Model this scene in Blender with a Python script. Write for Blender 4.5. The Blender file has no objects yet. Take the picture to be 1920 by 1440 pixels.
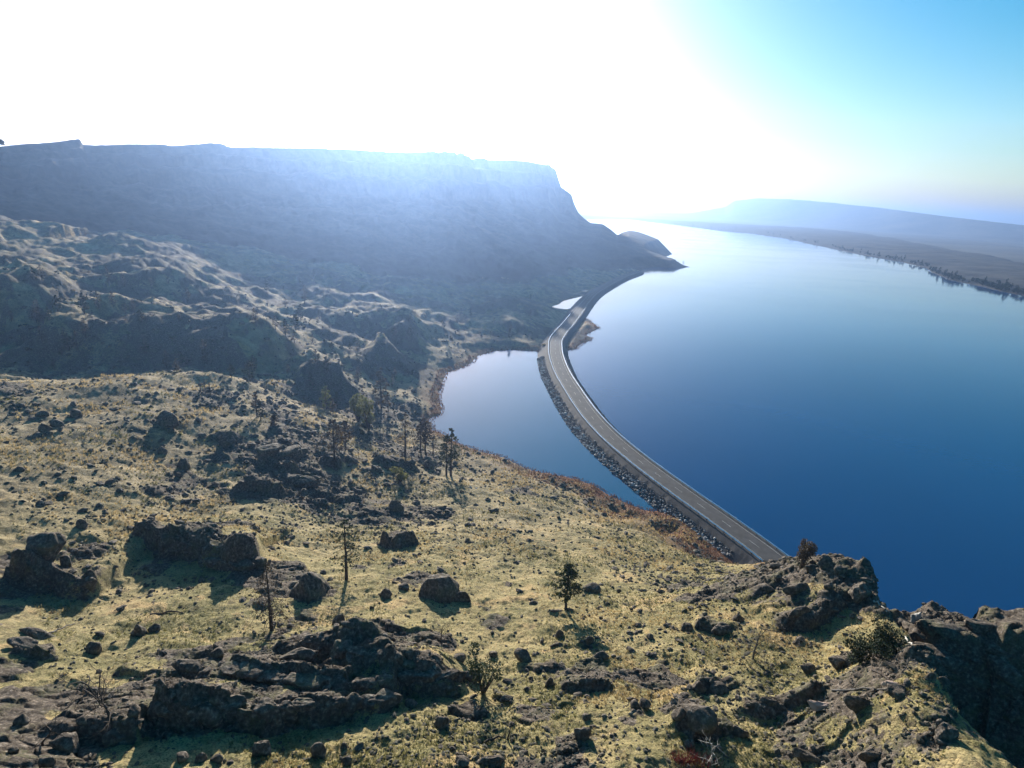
import bpy, math, random
import numpy as np
from mathutils import Vector, Matrix
R = math.radians
rng = np.random.default_rng(7)
random.seed(7)
scene = bpy.context.scene
COL = scene.collection

# ------------------------------------------------------------------ camera, sky, sun, exposure
CAM_H = 100.0
PITCH, ROLL, FPX = R(17.84), R(3.0), 1066.0
_f = np.array([0, math.cos(PITCH), -math.sin(PITCH)])
_r0 = np.array([1.0, 0, 0]); _u0 = np.array([0, math.sin(PITCH), math.cos(PITCH)])
CR = _r0 * math.cos(ROLL) + _u0 * math.sin(ROLL)
CU = -_r0 * math.sin(ROLL) + _u0 * math.cos(ROLL)
cam_data = bpy.data.cameras.new("camera")
cam = bpy.data.objects.new("camera", cam_data); COL.objects.link(cam)
cam_data.sensor_width = 36.0; cam_data.lens = 36.0 * FPX / 1920.0
cam_data.clip_start = 0.5; cam_data.clip_end = 60000
cam.matrix_world = Matrix(((CR[0], CU[0], -_f[0], 0), (CR[1], CU[1], -_f[1], 0), (CR[2], CU[2], -_f[2], CAM_H), (0, 0, 0, 1)))
scene.camera = cam

SUN_EL, SUN_AZ = R(13.0), R(-12.5)
SUN_DIR = Vector((math.sin(SUN_AZ) * math.cos(SUN_EL), math.cos(SUN_AZ) * math.cos(SUN_EL), math.sin(SUN_EL)))
world = bpy.data.worlds.new("World"); scene.world = world; world.use_nodes = True
wn = world.node_tree.nodes; wl = world.node_tree.links
bg = wn.get("Background") or wn.new("ShaderNodeBackground")
sky = wn.new("ShaderNodeTexSky"); sky.sky_type = 'NISHITA'; sky.sun_disc = False
sky.sun_elevation = SUN_EL; sky.sun_rotation = SUN_AZ
sky.altitude = 300; sky.air_density = 1.0; sky.dust_density = 0.9; sky.ozone_density = 1.2
bg.inputs['Strength'].default_value = 0.06
hsv = wn.new("ShaderNodeHueSaturation"); hsv.inputs['Saturation'].default_value = 2.0; hsv.inputs['Hue'].default_value = 0.488
wl.new(sky.outputs[0], hsv.inputs['Color']); wl.new(hsv.outputs[0], bg.inputs['Color'])
sun_data = bpy.data.lights.new("sun", 'SUN'); sun_data.energy = 5.0; sun_data.angle = R(0.5); sun_data.color = (1.0, 0.93, 0.82)
sun = bpy.data.objects.new("sun", sun_data); COL.objects.link(sun)
sun.rotation_euler = SUN_DIR.to_track_quat('Z', 'Y').to_euler()
scene.view_settings.view_transform = 'Standard'; scene.view_settings.look = 'None'
scene.view_settings.exposure = 1.42; scene.view_settings.gamma = 1.0
scene.render.engine = 'CYCLES'
scene.cycles.max_bounces = 6; scene.cycles.volume_bounces = 0; scene.cycles.transparent_max_bounces = 8
scene.cycles.diffuse_bounces = 2; scene.cycles.glossy_bounces = 3
scene.cycles.use_denoising = True
scene.cycles.use_adaptive_sampling = True; scene.cycles.adaptive_threshold = 0.02

# ------------------------------------------------------------------ camera geometry helpers (to find places on the ground)
def ray(px, py):
    d = _f + CR * ((px - 960) / FPX) + CU * ((720 - py) / FPX)
    return d
def azel(px, py):
    d = ray(px, py); return math.atan2(d[0], d[1]), d[2] / math.hypot(d[0], d[1])   # azimuth, tan(elevation)
def on_level(px, py, z=0.0):
    a, t = azel(px, py); r = (z - CAM_H) / t
    return (r * math.sin(a), r * math.cos(a))
def at_dist(px, py, r):
    a, t = azel(px, py); return (r * math.sin(a), r * math.cos(a), CAM_H + r * t)

# ------------------------------------------------------------------ noise
def _hash(ix, iy, s):
    h = (ix.astype(np.int64) * 374761393 + iy.astype(np.int64) * 668265263 + s * 974711) & 0xffffffff
    h = ((h ^ (h >> 13)) * 1274126177) & 0xffffffff
    h = h ^ (h >> 16)
    return (h & 0xffff).astype(np.float32) / 65535.0
def vnoise(x, y, s=0):
    ix = np.floor(x); iy = np.floor(y); fx = (x - ix).astype(np.float32); fy = (y - iy).astype(np.float32)
    ix = ix.astype(np.int64); iy = iy.astype(np.int64)
    ux = fx * fx * (3 - 2 * fx); uy = fy * fy * (3 - 2 * fy)
    a = _hash(ix, iy, s); b = _hash(ix + 1, iy, s); c = _hash(ix, iy + 1, s); d = _hash(ix + 1, iy + 1, s)
    return (a + (b - a) * ux + (c - a) * uy + (a - b - c + d) * ux * uy) * 2 - 1
def fbm(x, y, wl, octv=4, s=0, gain=0.5):
    out = 0; amp = 1.0; x = x / wl; y = y / wl
    for k in range(octv):
        c, n = math.cos(0.7 * k + 0.3), math.sin(0.7 * k + 0.3)
        out = out + amp * vnoise(x * c - y * n + 17.3 * k, x * n + y * c - 9.1 * k, s + k)
        x = x * 2.03; y = y * 2.03; amp *= gain
    return out
def ridged(x, y, wl, octv=4, s=0):
    out = 0; amp = 1.0; x = x / wl; y = y / wl
    for k in range(octv):
        c, n = math.cos(0.9 * k + 0.5), math.sin(0.9 * k + 0.5)
        out = out + amp * (1 - 2 * np.abs(vnoise(x * c - y * n + 7.7 * k, x * n + y * c + 3.1 * k, s + k)))
        x = x * 2.1; y = y * 2.1; amp *= 0.5
    return out
def worley(x, y, s=0):
    """blocky rock: height of the nearest cell (random level and tilt) and distance to its joint"""
    ix = np.floor(x); iy = np.floor(y)
    best = np.full(x.shape, 9.0, np.float32); second = best.copy(); hgt = np.zeros(x.shape, np.float32)
    for dx in (-1, 0, 1):
        for dy in (-1, 0, 1):
            cx = ix + dx; cy = iy + dy
            px_ = cx + 0.1 + 0.8 * _hash(cx, cy, s); py_ = cy + 0.1 + 0.8 * _hash(cx, cy, s + 5)
            ex = (x - px_).astype(np.float32); ey = (y - py_).astype(np.float32)
            d = np.maximum(np.abs(ex * 0.9 + ey * 0.35), np.abs(ey * 1.0 - ex * 0.3)) + 0.25 * np.sqrt(ex * ex + ey * ey)
            h = _hash(cx, cy, s + 9) + ex * (_hash(cx, cy, s + 11) - 0.5) * 0.7 + ey * (_hash(cx, cy, s + 13) - 0.35) * 0.8
            m = d < best
            second = np.where(m, best, np.minimum(second, d)); hgt = np.where(m, h, hgt); best = np.where(m, d, best)
    return hgt, second - best
def sstep(a, b, x):
    t = np.clip((x - a) / (b - a), 0, 1); return t * t * (3 - 2 * t)

def seg_dist(x, y, pts, closed=False):
    """distance to a polyline, and signed side (+ = left of travel), and fraction index"""
    best = np.full(x.shape, 1e18); side = np.zeros(x.shape); par = np.zeros(x.shape)
    n = len(pts)
    for i in range(n if closed else n - 1):
        ax, ay = pts[i]; bx, by = pts[(i + 1) % n]
        dx, dy = bx - ax, by - ay; L = dx * dx + dy * dy + 1e-9
        t = np.clip(((x - ax) * dx + (y - ay) * dy) / L, 0, 1)
        ex = x - ax - t * dx; ey = y - ay - t * dy; d = ex * ex + ey * ey
        m = d < best
        best = np.where(m, d, best); par = np.where(m, i + t, par)
        side = np.where(m, np.sign(dx * (y - ay) - dy * (x - ax)), side)
    return np.sqrt(best), side, par
def inside(x, y, poly):
    c = np.zeros(x.shape, bool); n = len(poly)
    for i in range(n):
        x1, y1 = poly[i]; x2, y2 = poly[(i + 1) % n]
        if y1 == y2: continue
        m = ((y1 > y) != (y2 > y)) & (x < (x2 - x1) * (y - y1) / (y2 - y1) + x1)
        c ^= m
    return c
def sdf(x, y, poly):
    d, _, _ = seg_dist(x, y, poly, True)
    return np.where(inside(x, y, poly), d, -d)

# ------------------------------------------------------------------ where land meets water
BAY_EDGE = [(1250,958),(1210,957),(1180,945),(1140,927),(1110,909),(1080,898),(1025,888),(985,879),(945,858),(900,845),(862,833),(835,815),(812,806),(807,785),(824,778),(829,766),(822,750),(826,730),(832,712),(836,700),(846,696),(866,690),(886,680),(896,668),(922,659),(960,656),(1000,659),(1019,663)]
FAR_EDGE = [(1064,657),(1078,655),(1090,645),(1106,640),(1109,633),(1097,629),(1125,615),(1106,601),(1096,596),(1091,599),(1101,580),(1121,560),(1140,541),(1148,534),(1163,530),(1190,521),(1203,512),(1199,507),(1211,503),(1232,500),(1270,503),(1294,501),(1281,497),(1258,491),(1241,488),(1246,483),(1265,475),(1262,468),(1248,465),(1257,459),(1240,452)]
land = [on_level(*p) for p in BAY_EDGE] + [on_level(*p) for p in FAR_EDGE]
def polar_d(px, py, r): return polar(px, r, py)
def polar(px, r, py=500):
    a = azel(px, py)[0]; return (r * math.sin(a), r * math.cos(a))
land += [polar(1225, 1950), polar(1180, 2100), polar(1120, 2300), polar(1060, 2600), (-200, 3600), (-5200, 3600), (-5200, -900), (900, -900), (230, -200)]
land += [polar_d(2300, 1150, 140), polar_d(1918, 1150, 118), polar_d(1800, 1150, 114), polar_d(1700, 1150, 112), polar_d(1640, 1130, 112), polar_d(1560, 1080, 118), polar_d(1500, 1065, 128)]
land += [on_level(1440, 1042), on_level(1370, 1000), on_level(1310, 970)]
LAND = land
RB_EDGE = [(1085,412),(1140,411),(1180,411.5),(1200,414),(1260,421),(1340,432),(1400,437),(1470,447),(1560,466),(1620,479),(1690,491),(1735,502),(1745,510),(1780,525),(1830,535),(1880,547),(1960,562)]
RBANK = [on_level(*p) for p in RB_EDGE] + [polar_d(2150, 640, 1000), (2500, 300), (9000, 300), (9000, 12000), (-3000, 12000), (-3000, 6500)]
POND = [on_level(*p, 0.3) for p in [(1032,575),(1046,571),(1056,564),(1072,560),(1085,557),(1101,552),(1096,561),(1082,574),(1063,580),(1046,578)]]
# ------------------------------------------------------------------ smooth ground heights (fitted surface through surveyed points)
CP = []
def c(px, py, z):
    a, t = azel(px, py); r = (z - CAM_H) / t; CP.append((a, r, z))
def wr(px, py, r):
    a, t = azel(px, py); CP.append((a, r, CAM_H + r * t))
def w(px, py, r, z):
    CP.append((azel(px, py)[0], r, z))
for px, z in ((-200,57),(0,56),(400,55),(800,54.5),(1200,55),(1600,57.5),(1920,59)): c(px, 1440, z); w(px, 1440, 22, z + 3)
for t_ in ((-150,1300,52),(0,1300,51),(300,1300,49.5),(600,1300,48.5),(900,1300,48),(1200,1300,50),(1500,1300,52.5),(1750,1330,54),
           (0,1200,47),(300,1200,46),(600,1210,45.5),(900,1200,44),(1200,1200,46),(1450,1200,49.5),(1600,1200,52),
           (0,1120,43),(150,1130,41),(300,1140,42.5),(600,1110,41.5),(820,1110,41),(1060,1130,41.5),(1300,1120,43),(1480,1130,48.2),(1590,1130,51),
           (1400,1072,35),(1340,1060,22),(1345,1025,7),(1290,985,3),(1270,1010,8),
           (0,1040,42),(90,1000,40),(300,1010,36),(450,1010,36),(600,1030,34),(740,1010,32),(900,1020,31.5),(1100,1010,25),(1200,1040,25),(1220,990,8),
           (0,900,37),(200,900,34.5),(400,900,29),(520,880,28),(600,900,23),(740,900,16),(850,900,9),(950,900,5.5),(1060,930,5),(1150,970,5),(1000,960,13),
           (0,800,34),(200,800,32),(400,820,28),(520,800,23),(640,800,14),(740,810,7),(800,820,2.5),
           (0,742,33.5),(220,735,32),(400,745,26),(560,745,17),(700,750,7),(790,745,2.5),
           (400,715,25.5),(520,700,19),(660,700,10),(780,700,3.5),
           (0,680,24),(200,680,22),(350,665,21),(600,650,14),(760,660,6),(850,670,2.5),
           (0,610,30),(180,610,28),(300,590,27),(420,600,22),(600,600,16),(750,610,10),(880,630,3),(960,630,3),(1020,610,3),
           (0,540,46),(150,540,38),(300,530,37),(420,550,28),(600,550,22),(800,560,12),(920,575,8),(1000,580,5),(1070,560,2),
           (30,640,25)):
    c(*t_)
for px, rz in ((1130,(900,4)),(1180,(1050,10)),(1240,(1150,8)),(1280,(1000,4)),(1040,(900,12)),(1300,(160,3))):
    w(px, 560, *rz)
[wr(*q) for q in ((1480,1066,89),(1520,1060,88),(1560,1058,87),(1610,1084,84),(1640,1130,79),(1700,1202,70.5),(1762,1287,62),(1830,1372,56),(1925,1457,50))]; w(40,455,520,50); w(0,480,420,44); w(-200,500,400,50); w(1060,630,520,5); w(1095,620,560,3)
CPA = np.array(CP)
KA = 2.2
_U = np.stack([CPA[:,0] * KA, np.log(CPA[:,1])], 1); _n = len(_U)
def _tps(d2): return 0.5 * d2 * np.log(d2 + 1e-12)
_K = _tps(((_U[:,None] - _U[None]) ** 2).sum(-1)) + np.eye(_n) * 2e-4
_P = np.c_[np.ones(_n), _U]
_A = np.zeros((_n + 3, _n + 3)); _A[:_n,:_n] = _K; _A[:_n,_n:] = _P; _A[_n:,:_n] = _P.T
_W = np.linalg.solve(_A, np.r_[CPA[:,2], 0, 0, 0])
def base_z(a, r):
    u = a * KA; v = np.log(np.maximum(r, 15)); out = _W[_n] + _W[_n+1] * u + _W[_n+2] * v
    for i in range(_n):
        out = out + _W[i] * _tps((u - _U[i,0]) ** 2 + (v - _U[i,1]) ** 2)
    return np.clip(out, 1.5, 72)
# mesa: crest (pixel, distance), foot distance
CREST = [(-420,262,850),(-100,268,900),(0,274,950),(70,268,950),(150,262,980),(154,272,985),(230,272,990),(330,272,1000),(410,269,1020),(432,275,1030),(560,278,1060),(700,284,1120),(850,289,1240),(868,291,1290),(882,298,1340),(960,303,1500),(1030,312,1700),(1042,321,1760),(1047,338,1780),(1052,352,1800),(1072,366,1750),(1076,380,1720),(1084,398,1650),(1096,410,1560),(1108,418,1500),(1130,420,1480),(1145,430,1450),(1158,441,1400),(1166,436,1450),(1180,432,1480),(1195,434,1500),(1215,441,1500),(1235,449,1480),(1246,457,1400),(1262,475,1200),(1300,500,1000)]
FOOT = [(-420,560,560),(0,520,660),(200,510,670),(400,520,660),(560,520,650),(700,540,620),(850,560,650),(960,560,720),(1040,560,800),(1100,540,870),(1160,520,930),(1210,505,1010),(1260,500,1050),(1300,500,1000)]
_ca = np.array([azel(p[0], p[1])[0] for p in CREST]); _cr = np.array([p[2] for p in CREST], float); _ct = np.array([azel(p[0], p[1])[1] for p in CREST])
_o = np.argsort(_ca); _ca, _cr, _ct = _ca[_o], _cr[_o], _ct[_o]
_fa = np.array([azel(p[0], p[1])[0] for p in FOOT]); _fr = np.array([p[2] for p in FOOT], float)
def hgt0(zc): return np.clip((zc - 60) / 60, 0, 1)
def mesa_z(x, y, a, r, base):
    rc = np.interp(a, _ca, _cr); zc = CAM_H + rc * np.interp(a, _ca, _ct)
    rf = np.interp(a, _fa, _fr)
    wob = fbm(x, y, 150, 4, 31)
    hgt = np.clip((zc - 60) / 60, 0, 1)
    zc = zc + hgt0(zc) * (0.9 * fbm(x, y, 26, 3, 35) + 1.1 * fbm(x, y, 110, 2, 36))
    t = (r - rf) / np.maximum(rc - rf, 30) + (wob * 0.06 + 0.030 * ridged(x, y, 75, 3, 37) + 0.012 * ridged(x, y, 22, 3, 38)) * np.clip((rc - r) / 60, 0, 1) * hgt
    gul = ridged(np.degrees(a) * 14, r * 0.16, 20, 4, 40) * 3.0 * hgt * sstep(0.1, 0.5, t) * sstep(1.0, 0.85, t)
    cliffy = 0.50 * np.power(np.clip(t / 0.74, 0, 1), 1.25) + 0.12 * sstep(0.66, 0.68, t) + 0.04 * np.clip((t - 0.68) / 0.14, 0, 1) + 0.15 * sstep(0.82, 0.84, t) + 0.04 * np.clip((t - 0.84) / 0.1, 0, 1) + 0.15 * sstep(0.955, 0.975, t)
    soft = sstep(0, 1, t) * 0.6 + 0.4 * np.clip(t, 0, 1)
    g = cliffy * hgt + soft * (1 - hgt)
    z = base + np.maximum(zc - base, 0) * g + gul
    z = np.where(r > rc, zc - (r - rc) * np.where(hgt > 0.9, 0.045, 0.085), z)
    return np.where(t > 0, np.maximum(z, np.where(r > rc, -99, base)), base), t, hgt
# low rock scarps that face the camera: pixel line of the foot, foot height estimate, scarp height, run-out length
SCARPS = [([(270,1392),(360,1402),(480,1392),(600,1372),(700,1350),(770,1332)],50,3.6,9),
          ([(400,1282),(520,1318),(640,1326),(760,1318),(890,1300)],48.2,2.7,7),
          ([(500,1222),(560,1246),(640,1252),(720,1262)],46.8,2.2,6),
          ([(590,1262),(660,1296),(760,1300),(850,1290)],47.8,2.0,6),
          ([(200,1245),(250,1262),(275,1298)],48,1.4,4),
          ([(300,1292),(340,1300),(400,1290)],48.5,1.3,5),
          ([(230,1015),(300,1048),(390,1085),(450,1098),(492,1092)],36,5.5,13),
          ([(0,1098),(60,1118),(120,1122),(185,1118)],40,6.0,14),
          ([(470,872),(530,885),(575,868)],28,4.0,14),
          ([(430,930),(500,940),(545,925)],28,3.0,10),
          ([(380,838),(440,842)],27,3,8),
          ([(690,890),(740,898),(800,880)],15,3.2,12),
          ([(600,880),(650,880)],22,2.5,8),
          ([(700,1005),(745,1030),(790,1015)],32,3.5,9),
          ([(590,940),(640,960),(690,940)],22,2.5,12),
          ([(830,1350),(880,1355),(930,1340)],50,1.2,5),
          ([(960,1250),(1010,1262),(1060,1250)],47,1.2,5),
          ([(1040,1300),(1100,1304),(1160,1296)],48.5,0.9,4),
          ([(1290,1180),(1350,1200),(1400,1195)],46,1.4,5),
          ([(1330,1130),(1400,1150),(1470,1128)],44,1.6,6),
          ([(1440,1200),(1520,1205),(1590,1165)],47,1.8,6),
          ([(1290,1290),(1350,1308),(1400,1300)],50,1.2,4),
          ([(1380,1330),(1470,1345),(1560,1330)],52,1.3,5),
          ([(1560,1270),(1630,1290),(1690,1270)],52,1.6,5),
          ([(1640,1330),(1720,1370),(1800,1400)],54,1.6,5),
          ([(1250,1380),(1330,1395),(1400,1380)],52,1.2,4),
          ([(60,1395),(130,1410),(210,1420),(270,1410)],52,2.2,6),
          ([(0,1215),(70,1225),(110,1210)],48,1.0,5),
          ([(1585,1125),(1620,1140),(1650,1132)],46,2.2,5)]
SC = []
for pts, zf, hh, run in SCARPS:
    SC.append(([on_level(p[0], p[1], zf) for p in pts], hh, run, 0.35 + hh * 0.14))
# bigger knolls of the middle distance: steep side to the camera, flat sunlit tops
for pts, zf, hh, run, fw in (([(-160,690),(0,700),(110,690),(230,672),(330,690),(440,705)],26,19,70,34),
        ([(250,640),(380,640),(470,650),(560,690)],23,11,50,24),
        ([(440,728),(560,738),(650,742),(730,728)],16,12,55,30),
        ([(600,690),(700,700),(800,690),(835,668)],8,11,50,28),
        ([(-60,600),(100,590),(260,570),(420,590)],34,11,60,34),
        ([(470,620),(600,620),(740,640),(840,640)],14,12,60,30),
        ([(900,628),(960,622),(1030,628)],4,5,30,12),
        ([(930,600),(1000,596),(1060,598)],5,6,35,14),
        ([(640,575),(760,580),(880,585)],12,12,60,30),
        ([(-60,500),(60,480),(180,500)],46,9,60,34)):
    SC.append(([on_level(p[0], p[1], zf) for p in pts], hh, run, fw))
def wp(px, py, r):
    a, t = azel(px, py); return (r * math.sin(a), r * math.cos(a))
RIM = [wp(1400,1000,178), wp(1450,1045,122), wp(1490,1056,102), wp(1560,1056,91), wp(1615,1084,88), wp(1645,1130,82), wp(1705,1202,73), wp(1768,1287,64), wp(1836,1372,58), wp(1930,1457,52), wp(2050,1700,38), (70.0, -60.0)]
_cg = [(1705,1168,91),(1740,1150,91),(1770,1158,90),(1840,1160,89),(1880,1146,90),(1930,1144,90),(2100,1150,92)]
CRAG = [wp(*q) for q in _cg]; CRZ = [CAM_H + q[2] * azel(q[0], q[1])[1] for q in _cg]
ROADPX = [(1580,1150),(1510,1097),(1441,1040),(1384,998),(1334,962),(1287,929),(1225,884),(1190,857),(1143,817),(1105,776),(1073,730),(1052,694),(1042,664),(1041,650),(1042,637),(1053,621),(1064,609),(1079,590),(1096,568),(1111,552),(1128,540),(1146,530),(1172,517),(1198,508)]
ROADLN = [on_level(p[0], p[1], 3.6) for p in ROADPX]
def rocky(x, y, a, r):
    """0..1: how much bare basalt shows, plus dark cover standing in for valley shade"""
    n = fbm(x, y, 22, 4, 60) + 0.45 * fbm(x, y, 5, 3, 66)
    m = sstep(0.42, 0.9, n + 0.06) * 0.8
    for px, py, z, rad, st in ((520,880,27,34,1.0),(720,880,16,30,.8),(620,830,18,34,.7),(430,960,34,16,.9),(560,740,18,40,.8),(620,1250,47,9,.8),(760,1240,46.5,6,.7),(1540,1110,48,7,.8),(1420,1180,47,8,.35),(1600,1260,52,8,.5),(1720,1330,53,7,.6),(1300,1230,48,8,.4),(1060,1250,47,7,.5),(80,1150,44,6,.3),(60,1060,42,8,.9),(160,1400,52,3,.8),(1560,1060,45,6,1.2),(1400,1090,40,9,.8),(450,600,22,60,.6),(250,560,32,70,.5),(1000,590,4,60,.4),(700,700,8,60,.5)):
        cx, cy = on_level(px, py, z)
        m = m + st * np.exp(-((x - cx) ** 2 + (y - cy) ** 2) / (rad * rad)) * (0.25 + 0.9 * sstep(-0.4, 0.5, n))
    m = m + 0.5 * sstep(235, 300, r) * sstep(-0.35, 0.25, n + 0.6 * fbm(x, y, 9, 3, 69))  # extra dark cover beyond the meadow: colour that deepens the valley's shade
    smooth = 0
    for px, py, z, rad in ((150,850,33,55),(1180,1060,26,22),(1100,980,18,26),(960,960,14,18),(150,930,37,22)):
        cx, cy = on_level(px, py, z)
        smooth = smooth + np.exp(-((x - cx) ** 2 + (y - cy) ** 2) / (rad * rad))
    return np.clip(m - 0.75 * np.clip(smooth, 0, 1), 0, 1)

def H(x, y, full=False):
    x = np.asarray(x, float); y = np.asarray(y, float)
    r = np.hypot(x, y); a = np.arctan2(x, y)
    sd = sdf(x, y, LAND); sb = sdf(x, y, RBANK)
    b = base_z(a, r)
    # broad relief
    amp = np.clip(r / 260, 0.12, 1.0) * np.clip(sd / 60, 0, 1)
    b = b + amp * (4.0 * fbm(x, y, 75, 3, 1) + (2.0 * ridged(x, y * 0.8, 38, 3, 5) + 1.1 * ridged(x, y, 13, 3, 6)) * sstep(150, 300, r) * sstep(2000, 900, r))
    b = b + np.clip(sd / 12, 0, 1) * (0.55 * fbm(x, y, 14, 3, 8) * np.clip(r / 90, .6, 1.4))
    z, t, hgt = mesa_z(x, y, a, r, b)
    near = r < 420
    rk_shade = rocky(x, y, a, r)
    # gully behind the right-hand rim and the crag beyond it
    d, s, _ = seg_dist(x, y, RIM)
    gul = np.where((s > 0) & (a > 0.3) & (r < 178), d + 0.8 * fbm(x, y, 5, 3, 91), -1)
    drop = 27 * sstep(0, 9, gul) + 3 * sstep(0, 2.0, gul)
    z = z - drop
    dc, _, pc = seg_dist(x, y, CRAG)
    cr = np.interp(pc, range(len(CRZ)), CRZ) - 1.0 + 1.2 * fbm(x, y, 9, 4, 93) - np.clip(dc - 3.0 - 1.5 * fbm(x, y, 6, 3, 94), 0, 50) * 1.9
    cr = np.where((a > 0.35) & (r < 140), cr, -50)
    z = np.maximum(z, cr)
    face = np.zeros(x.shape); zbig = np.zeros(x.shape)
    for pts, hh, run, fw in SC:
        cx = np.mean([p[0] for p in pts]); cy = np.mean([p[1] for p in pts]); L = math.hypot(pts[-1][0] - pts[0][0], pts[-1][1] - pts[0][1])
        m = (np.abs(x - cx) < L + run + 4) & (np.abs(y - cy) < L + run + 4)
        if not m.any(): continue
        xx, yy = x[m], y[m]
        dd, ss, pp = seg_dist(xx, yy, pts)
        rr = np.hypot(xx, yy)
        e = dd * ss * np.sign((pts[-1][0] - pts[0][0]))      # + = beyond the line, seen from the camera
        big = fw > 8
        e = e + (0.7 * fbm(xx, yy, 3.2, 4, 77) * min(1.5, hh / 2) if not big else 9 * fbm(xx, yy, 40, 4, 79))
        n = len(pts) - 1
        env = sstep(0, 0.35 if not big else 0.9, pp) * sstep(n, n - (0.35 if not big else 0.9), pp)
        env = env * ((0.75 + 0.35 * fbm(xx, yy, 6, 2, 78)) if not big else (0.85 + 0.45 * fbm(xx, yy, 38, 4, 80)))
        up = sstep(0, fw, e) * 0.7 + 0.3 * sstep(hh * 0.25, hh * 0.25 + 0.6, e) if not big else sstep(0, fw, e)
        prof = up * np.exp(-np.clip(e - (1.0 if not big else fw + 8), 0, None) ** 1.5 / run ** 1.5)
        if big: zbig[m] = np.maximum(zbig[m], hh * env * prof)
        else: z[m] += hh * env * prof
        if not big: face[m] = np.maximum(face[m], env * sstep(-0.5, 0.1, e) * sstep(run * 0.75, run * 0.25, e))
        else: face[m] = np.maximum(face[m], env * sstep(0, 6, e) * np.where(e < fw, 0.75, 0.4) * sstep(-.3, .25, fbm(xx, yy, 14, 4, 81)))  # rock on knoll sides and tops, spread wide to darken the shaded knolls
    z = z + zbig * np.clip(sd / 40, 0, 1)
    rk_shade = np.maximum(rk_shade, face)
    rk_shade = np.maximum(rk_shade, sstep(0.5, 4, gul))
    rk_shade = np.where(cr > -40, np.maximum(rk_shade, sstep(30, 36, z * (dc < 14))), rk_shade)
    mid = (r < 700)
    if mid.any():
        xm, ym, km = x[mid], y[mid], rk_shade[mid]
        wx = xm + 0.9 * fbm(xm, ym, 3, 2, 51); wy = ym + 0.9 * fbm(xm, ym, 3, 2, 53)
        h1, e1 = worley(wx / 5.6 + wy * .06, wy / 2.3, 3); h2, e2 = worley(wx / 1.9, wy / 0.85, 4)
        rock = 1.25 * (h1 - 0.4) + 0.34 * (h2 - 0.4) - 0.35 * sstep(0.12, 0.0, e1) - 0.12 * sstep(0.1, 0, e2)
        z[mid] += rock * km * 0.95 + 0.10 * fbm(xm, ym, 1.1, 2, 56) * km
        z[mid] += (1 - km) * (0.30 * fbm(xm, ym, 2.4, 3, 57) + 0.17 * np.abs(fbm(xm, ym, 0.8, 2, 58)))
    # shore
    k = 0.10 + 2.8 * np.maximum(sstep(0.42, 0.50, a) * (r < 200), sstep(138, 112, r)) + 0.014 * np.clip(sd, 0, 400)
    lim = np.where(sd > 0, sd * k + 0.25 * fbm(x, y, 5, 3, 12) + 0.15, sd * 0.5 - 0.2)
    lim = lim + 0.5 * fbm(x, y, 25, 3, 13) * np.clip(sd / 25, -1, 1)
    zl = np.minimum(z, lim)
    cut = (sd > -20) & (r < 1200) & (a > -0.05) & (r > 90)
    if cut.any():
        dr_, _, _ = seg_dist(x[cut], y[cut], ROADLN)
        zl[cut] = np.minimum(zl[cut], 0.7 + np.clip(dr_ - 9.5, 0, None) * (0.42 + 2.3 * sstep(140, 118, r[cut])))
    zl = np.where(sd < -6, -4, zl)
    # right bank and the far hills
    a2 = a
    hr = np.interp(a2, HA, HR); hz = CAM_H + hr * np.interp(a2, HA, HT)
    bw = 14 + 3 * fbm(x, y, 300, 3, 21)
    bench = np.clip(sb * 0.05, -3, bw) + 2.0 * fbm(x, y, 60, 4, 22) * np.clip(sb / 60, 0, 1)
    rb = np.interp(a2, BA, BR)
    bench = bench - 12 * sstep(rb, rb + 250, r)
    hill = (hz - 4) * (0.75 * sstep(0.0, 1.0, (r - hr + 1900) / 1900) + 0.25 * sstep(0.55, 0.8, (r - hr + 1900) / 1900)) + 14 * fbm(x, y, 500, 4, 24) * sstep(-1900, -1300, r - hr) * sstep(0, -500, r - hr)
    hill = np.where(r > hr, hz - 4 - 0 * r, hill)
    zb = np.maximum(bench, 1.5) + np.clip(hill, 0, None)
    zb = np.where(sb > 0, zb, -4 + 0 * zb)
    zb = np.where((sb > 0) & (sb < 30), np.minimum(zb, sb * 0.3 + 0.1), zb)
    z = np.where(sb > 0, zb, zl)
    # the small pond by the far causeway
    dp = sdf(x, y, POND)
    z = np.where((dp > -25) & (sd > 0), np.minimum(z, np.clip(-dp * 0.15, -1.5, 6) + 0.25), z)
    if full:
        return z, dict(rk_shade=rk_shade, sd=sd, sb=sb, t=t, hgt=hgt, a=a, r=r, cr=cr, gul=gul)
    return z
HC = [(1000,393,9000),(1180,398,9500),(1290,401,9800),(1360,388,9800),(1378,376,9600),(1420,372,9400),(1480,373,9000),(1560,380,8600),(1640,388,8200),(1700,396,7800),(1780,406,7400),(1850,414,7000),(1920,422,6800),(2100,430,6600),(2400,440,6600)]
HA = np.array([azel(p[0], p[1])[0] for p in HC]); HR = np.array([p[2] for p in HC], float); HT = np.array([azel(p[0], p[1])[1] for p in HC])
BT = [(1200,401),(1290,406),(1400,412),(1500,420.5),(1600,435),(1700,452),(1800,471),(1920,495),(2100,535)]
BA = np.array([azel(*p)[0] for p in BT]); BR = np.array([min(5200, (14 - CAM_H) / azel(*p)[1]) for p in BT])
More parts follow.
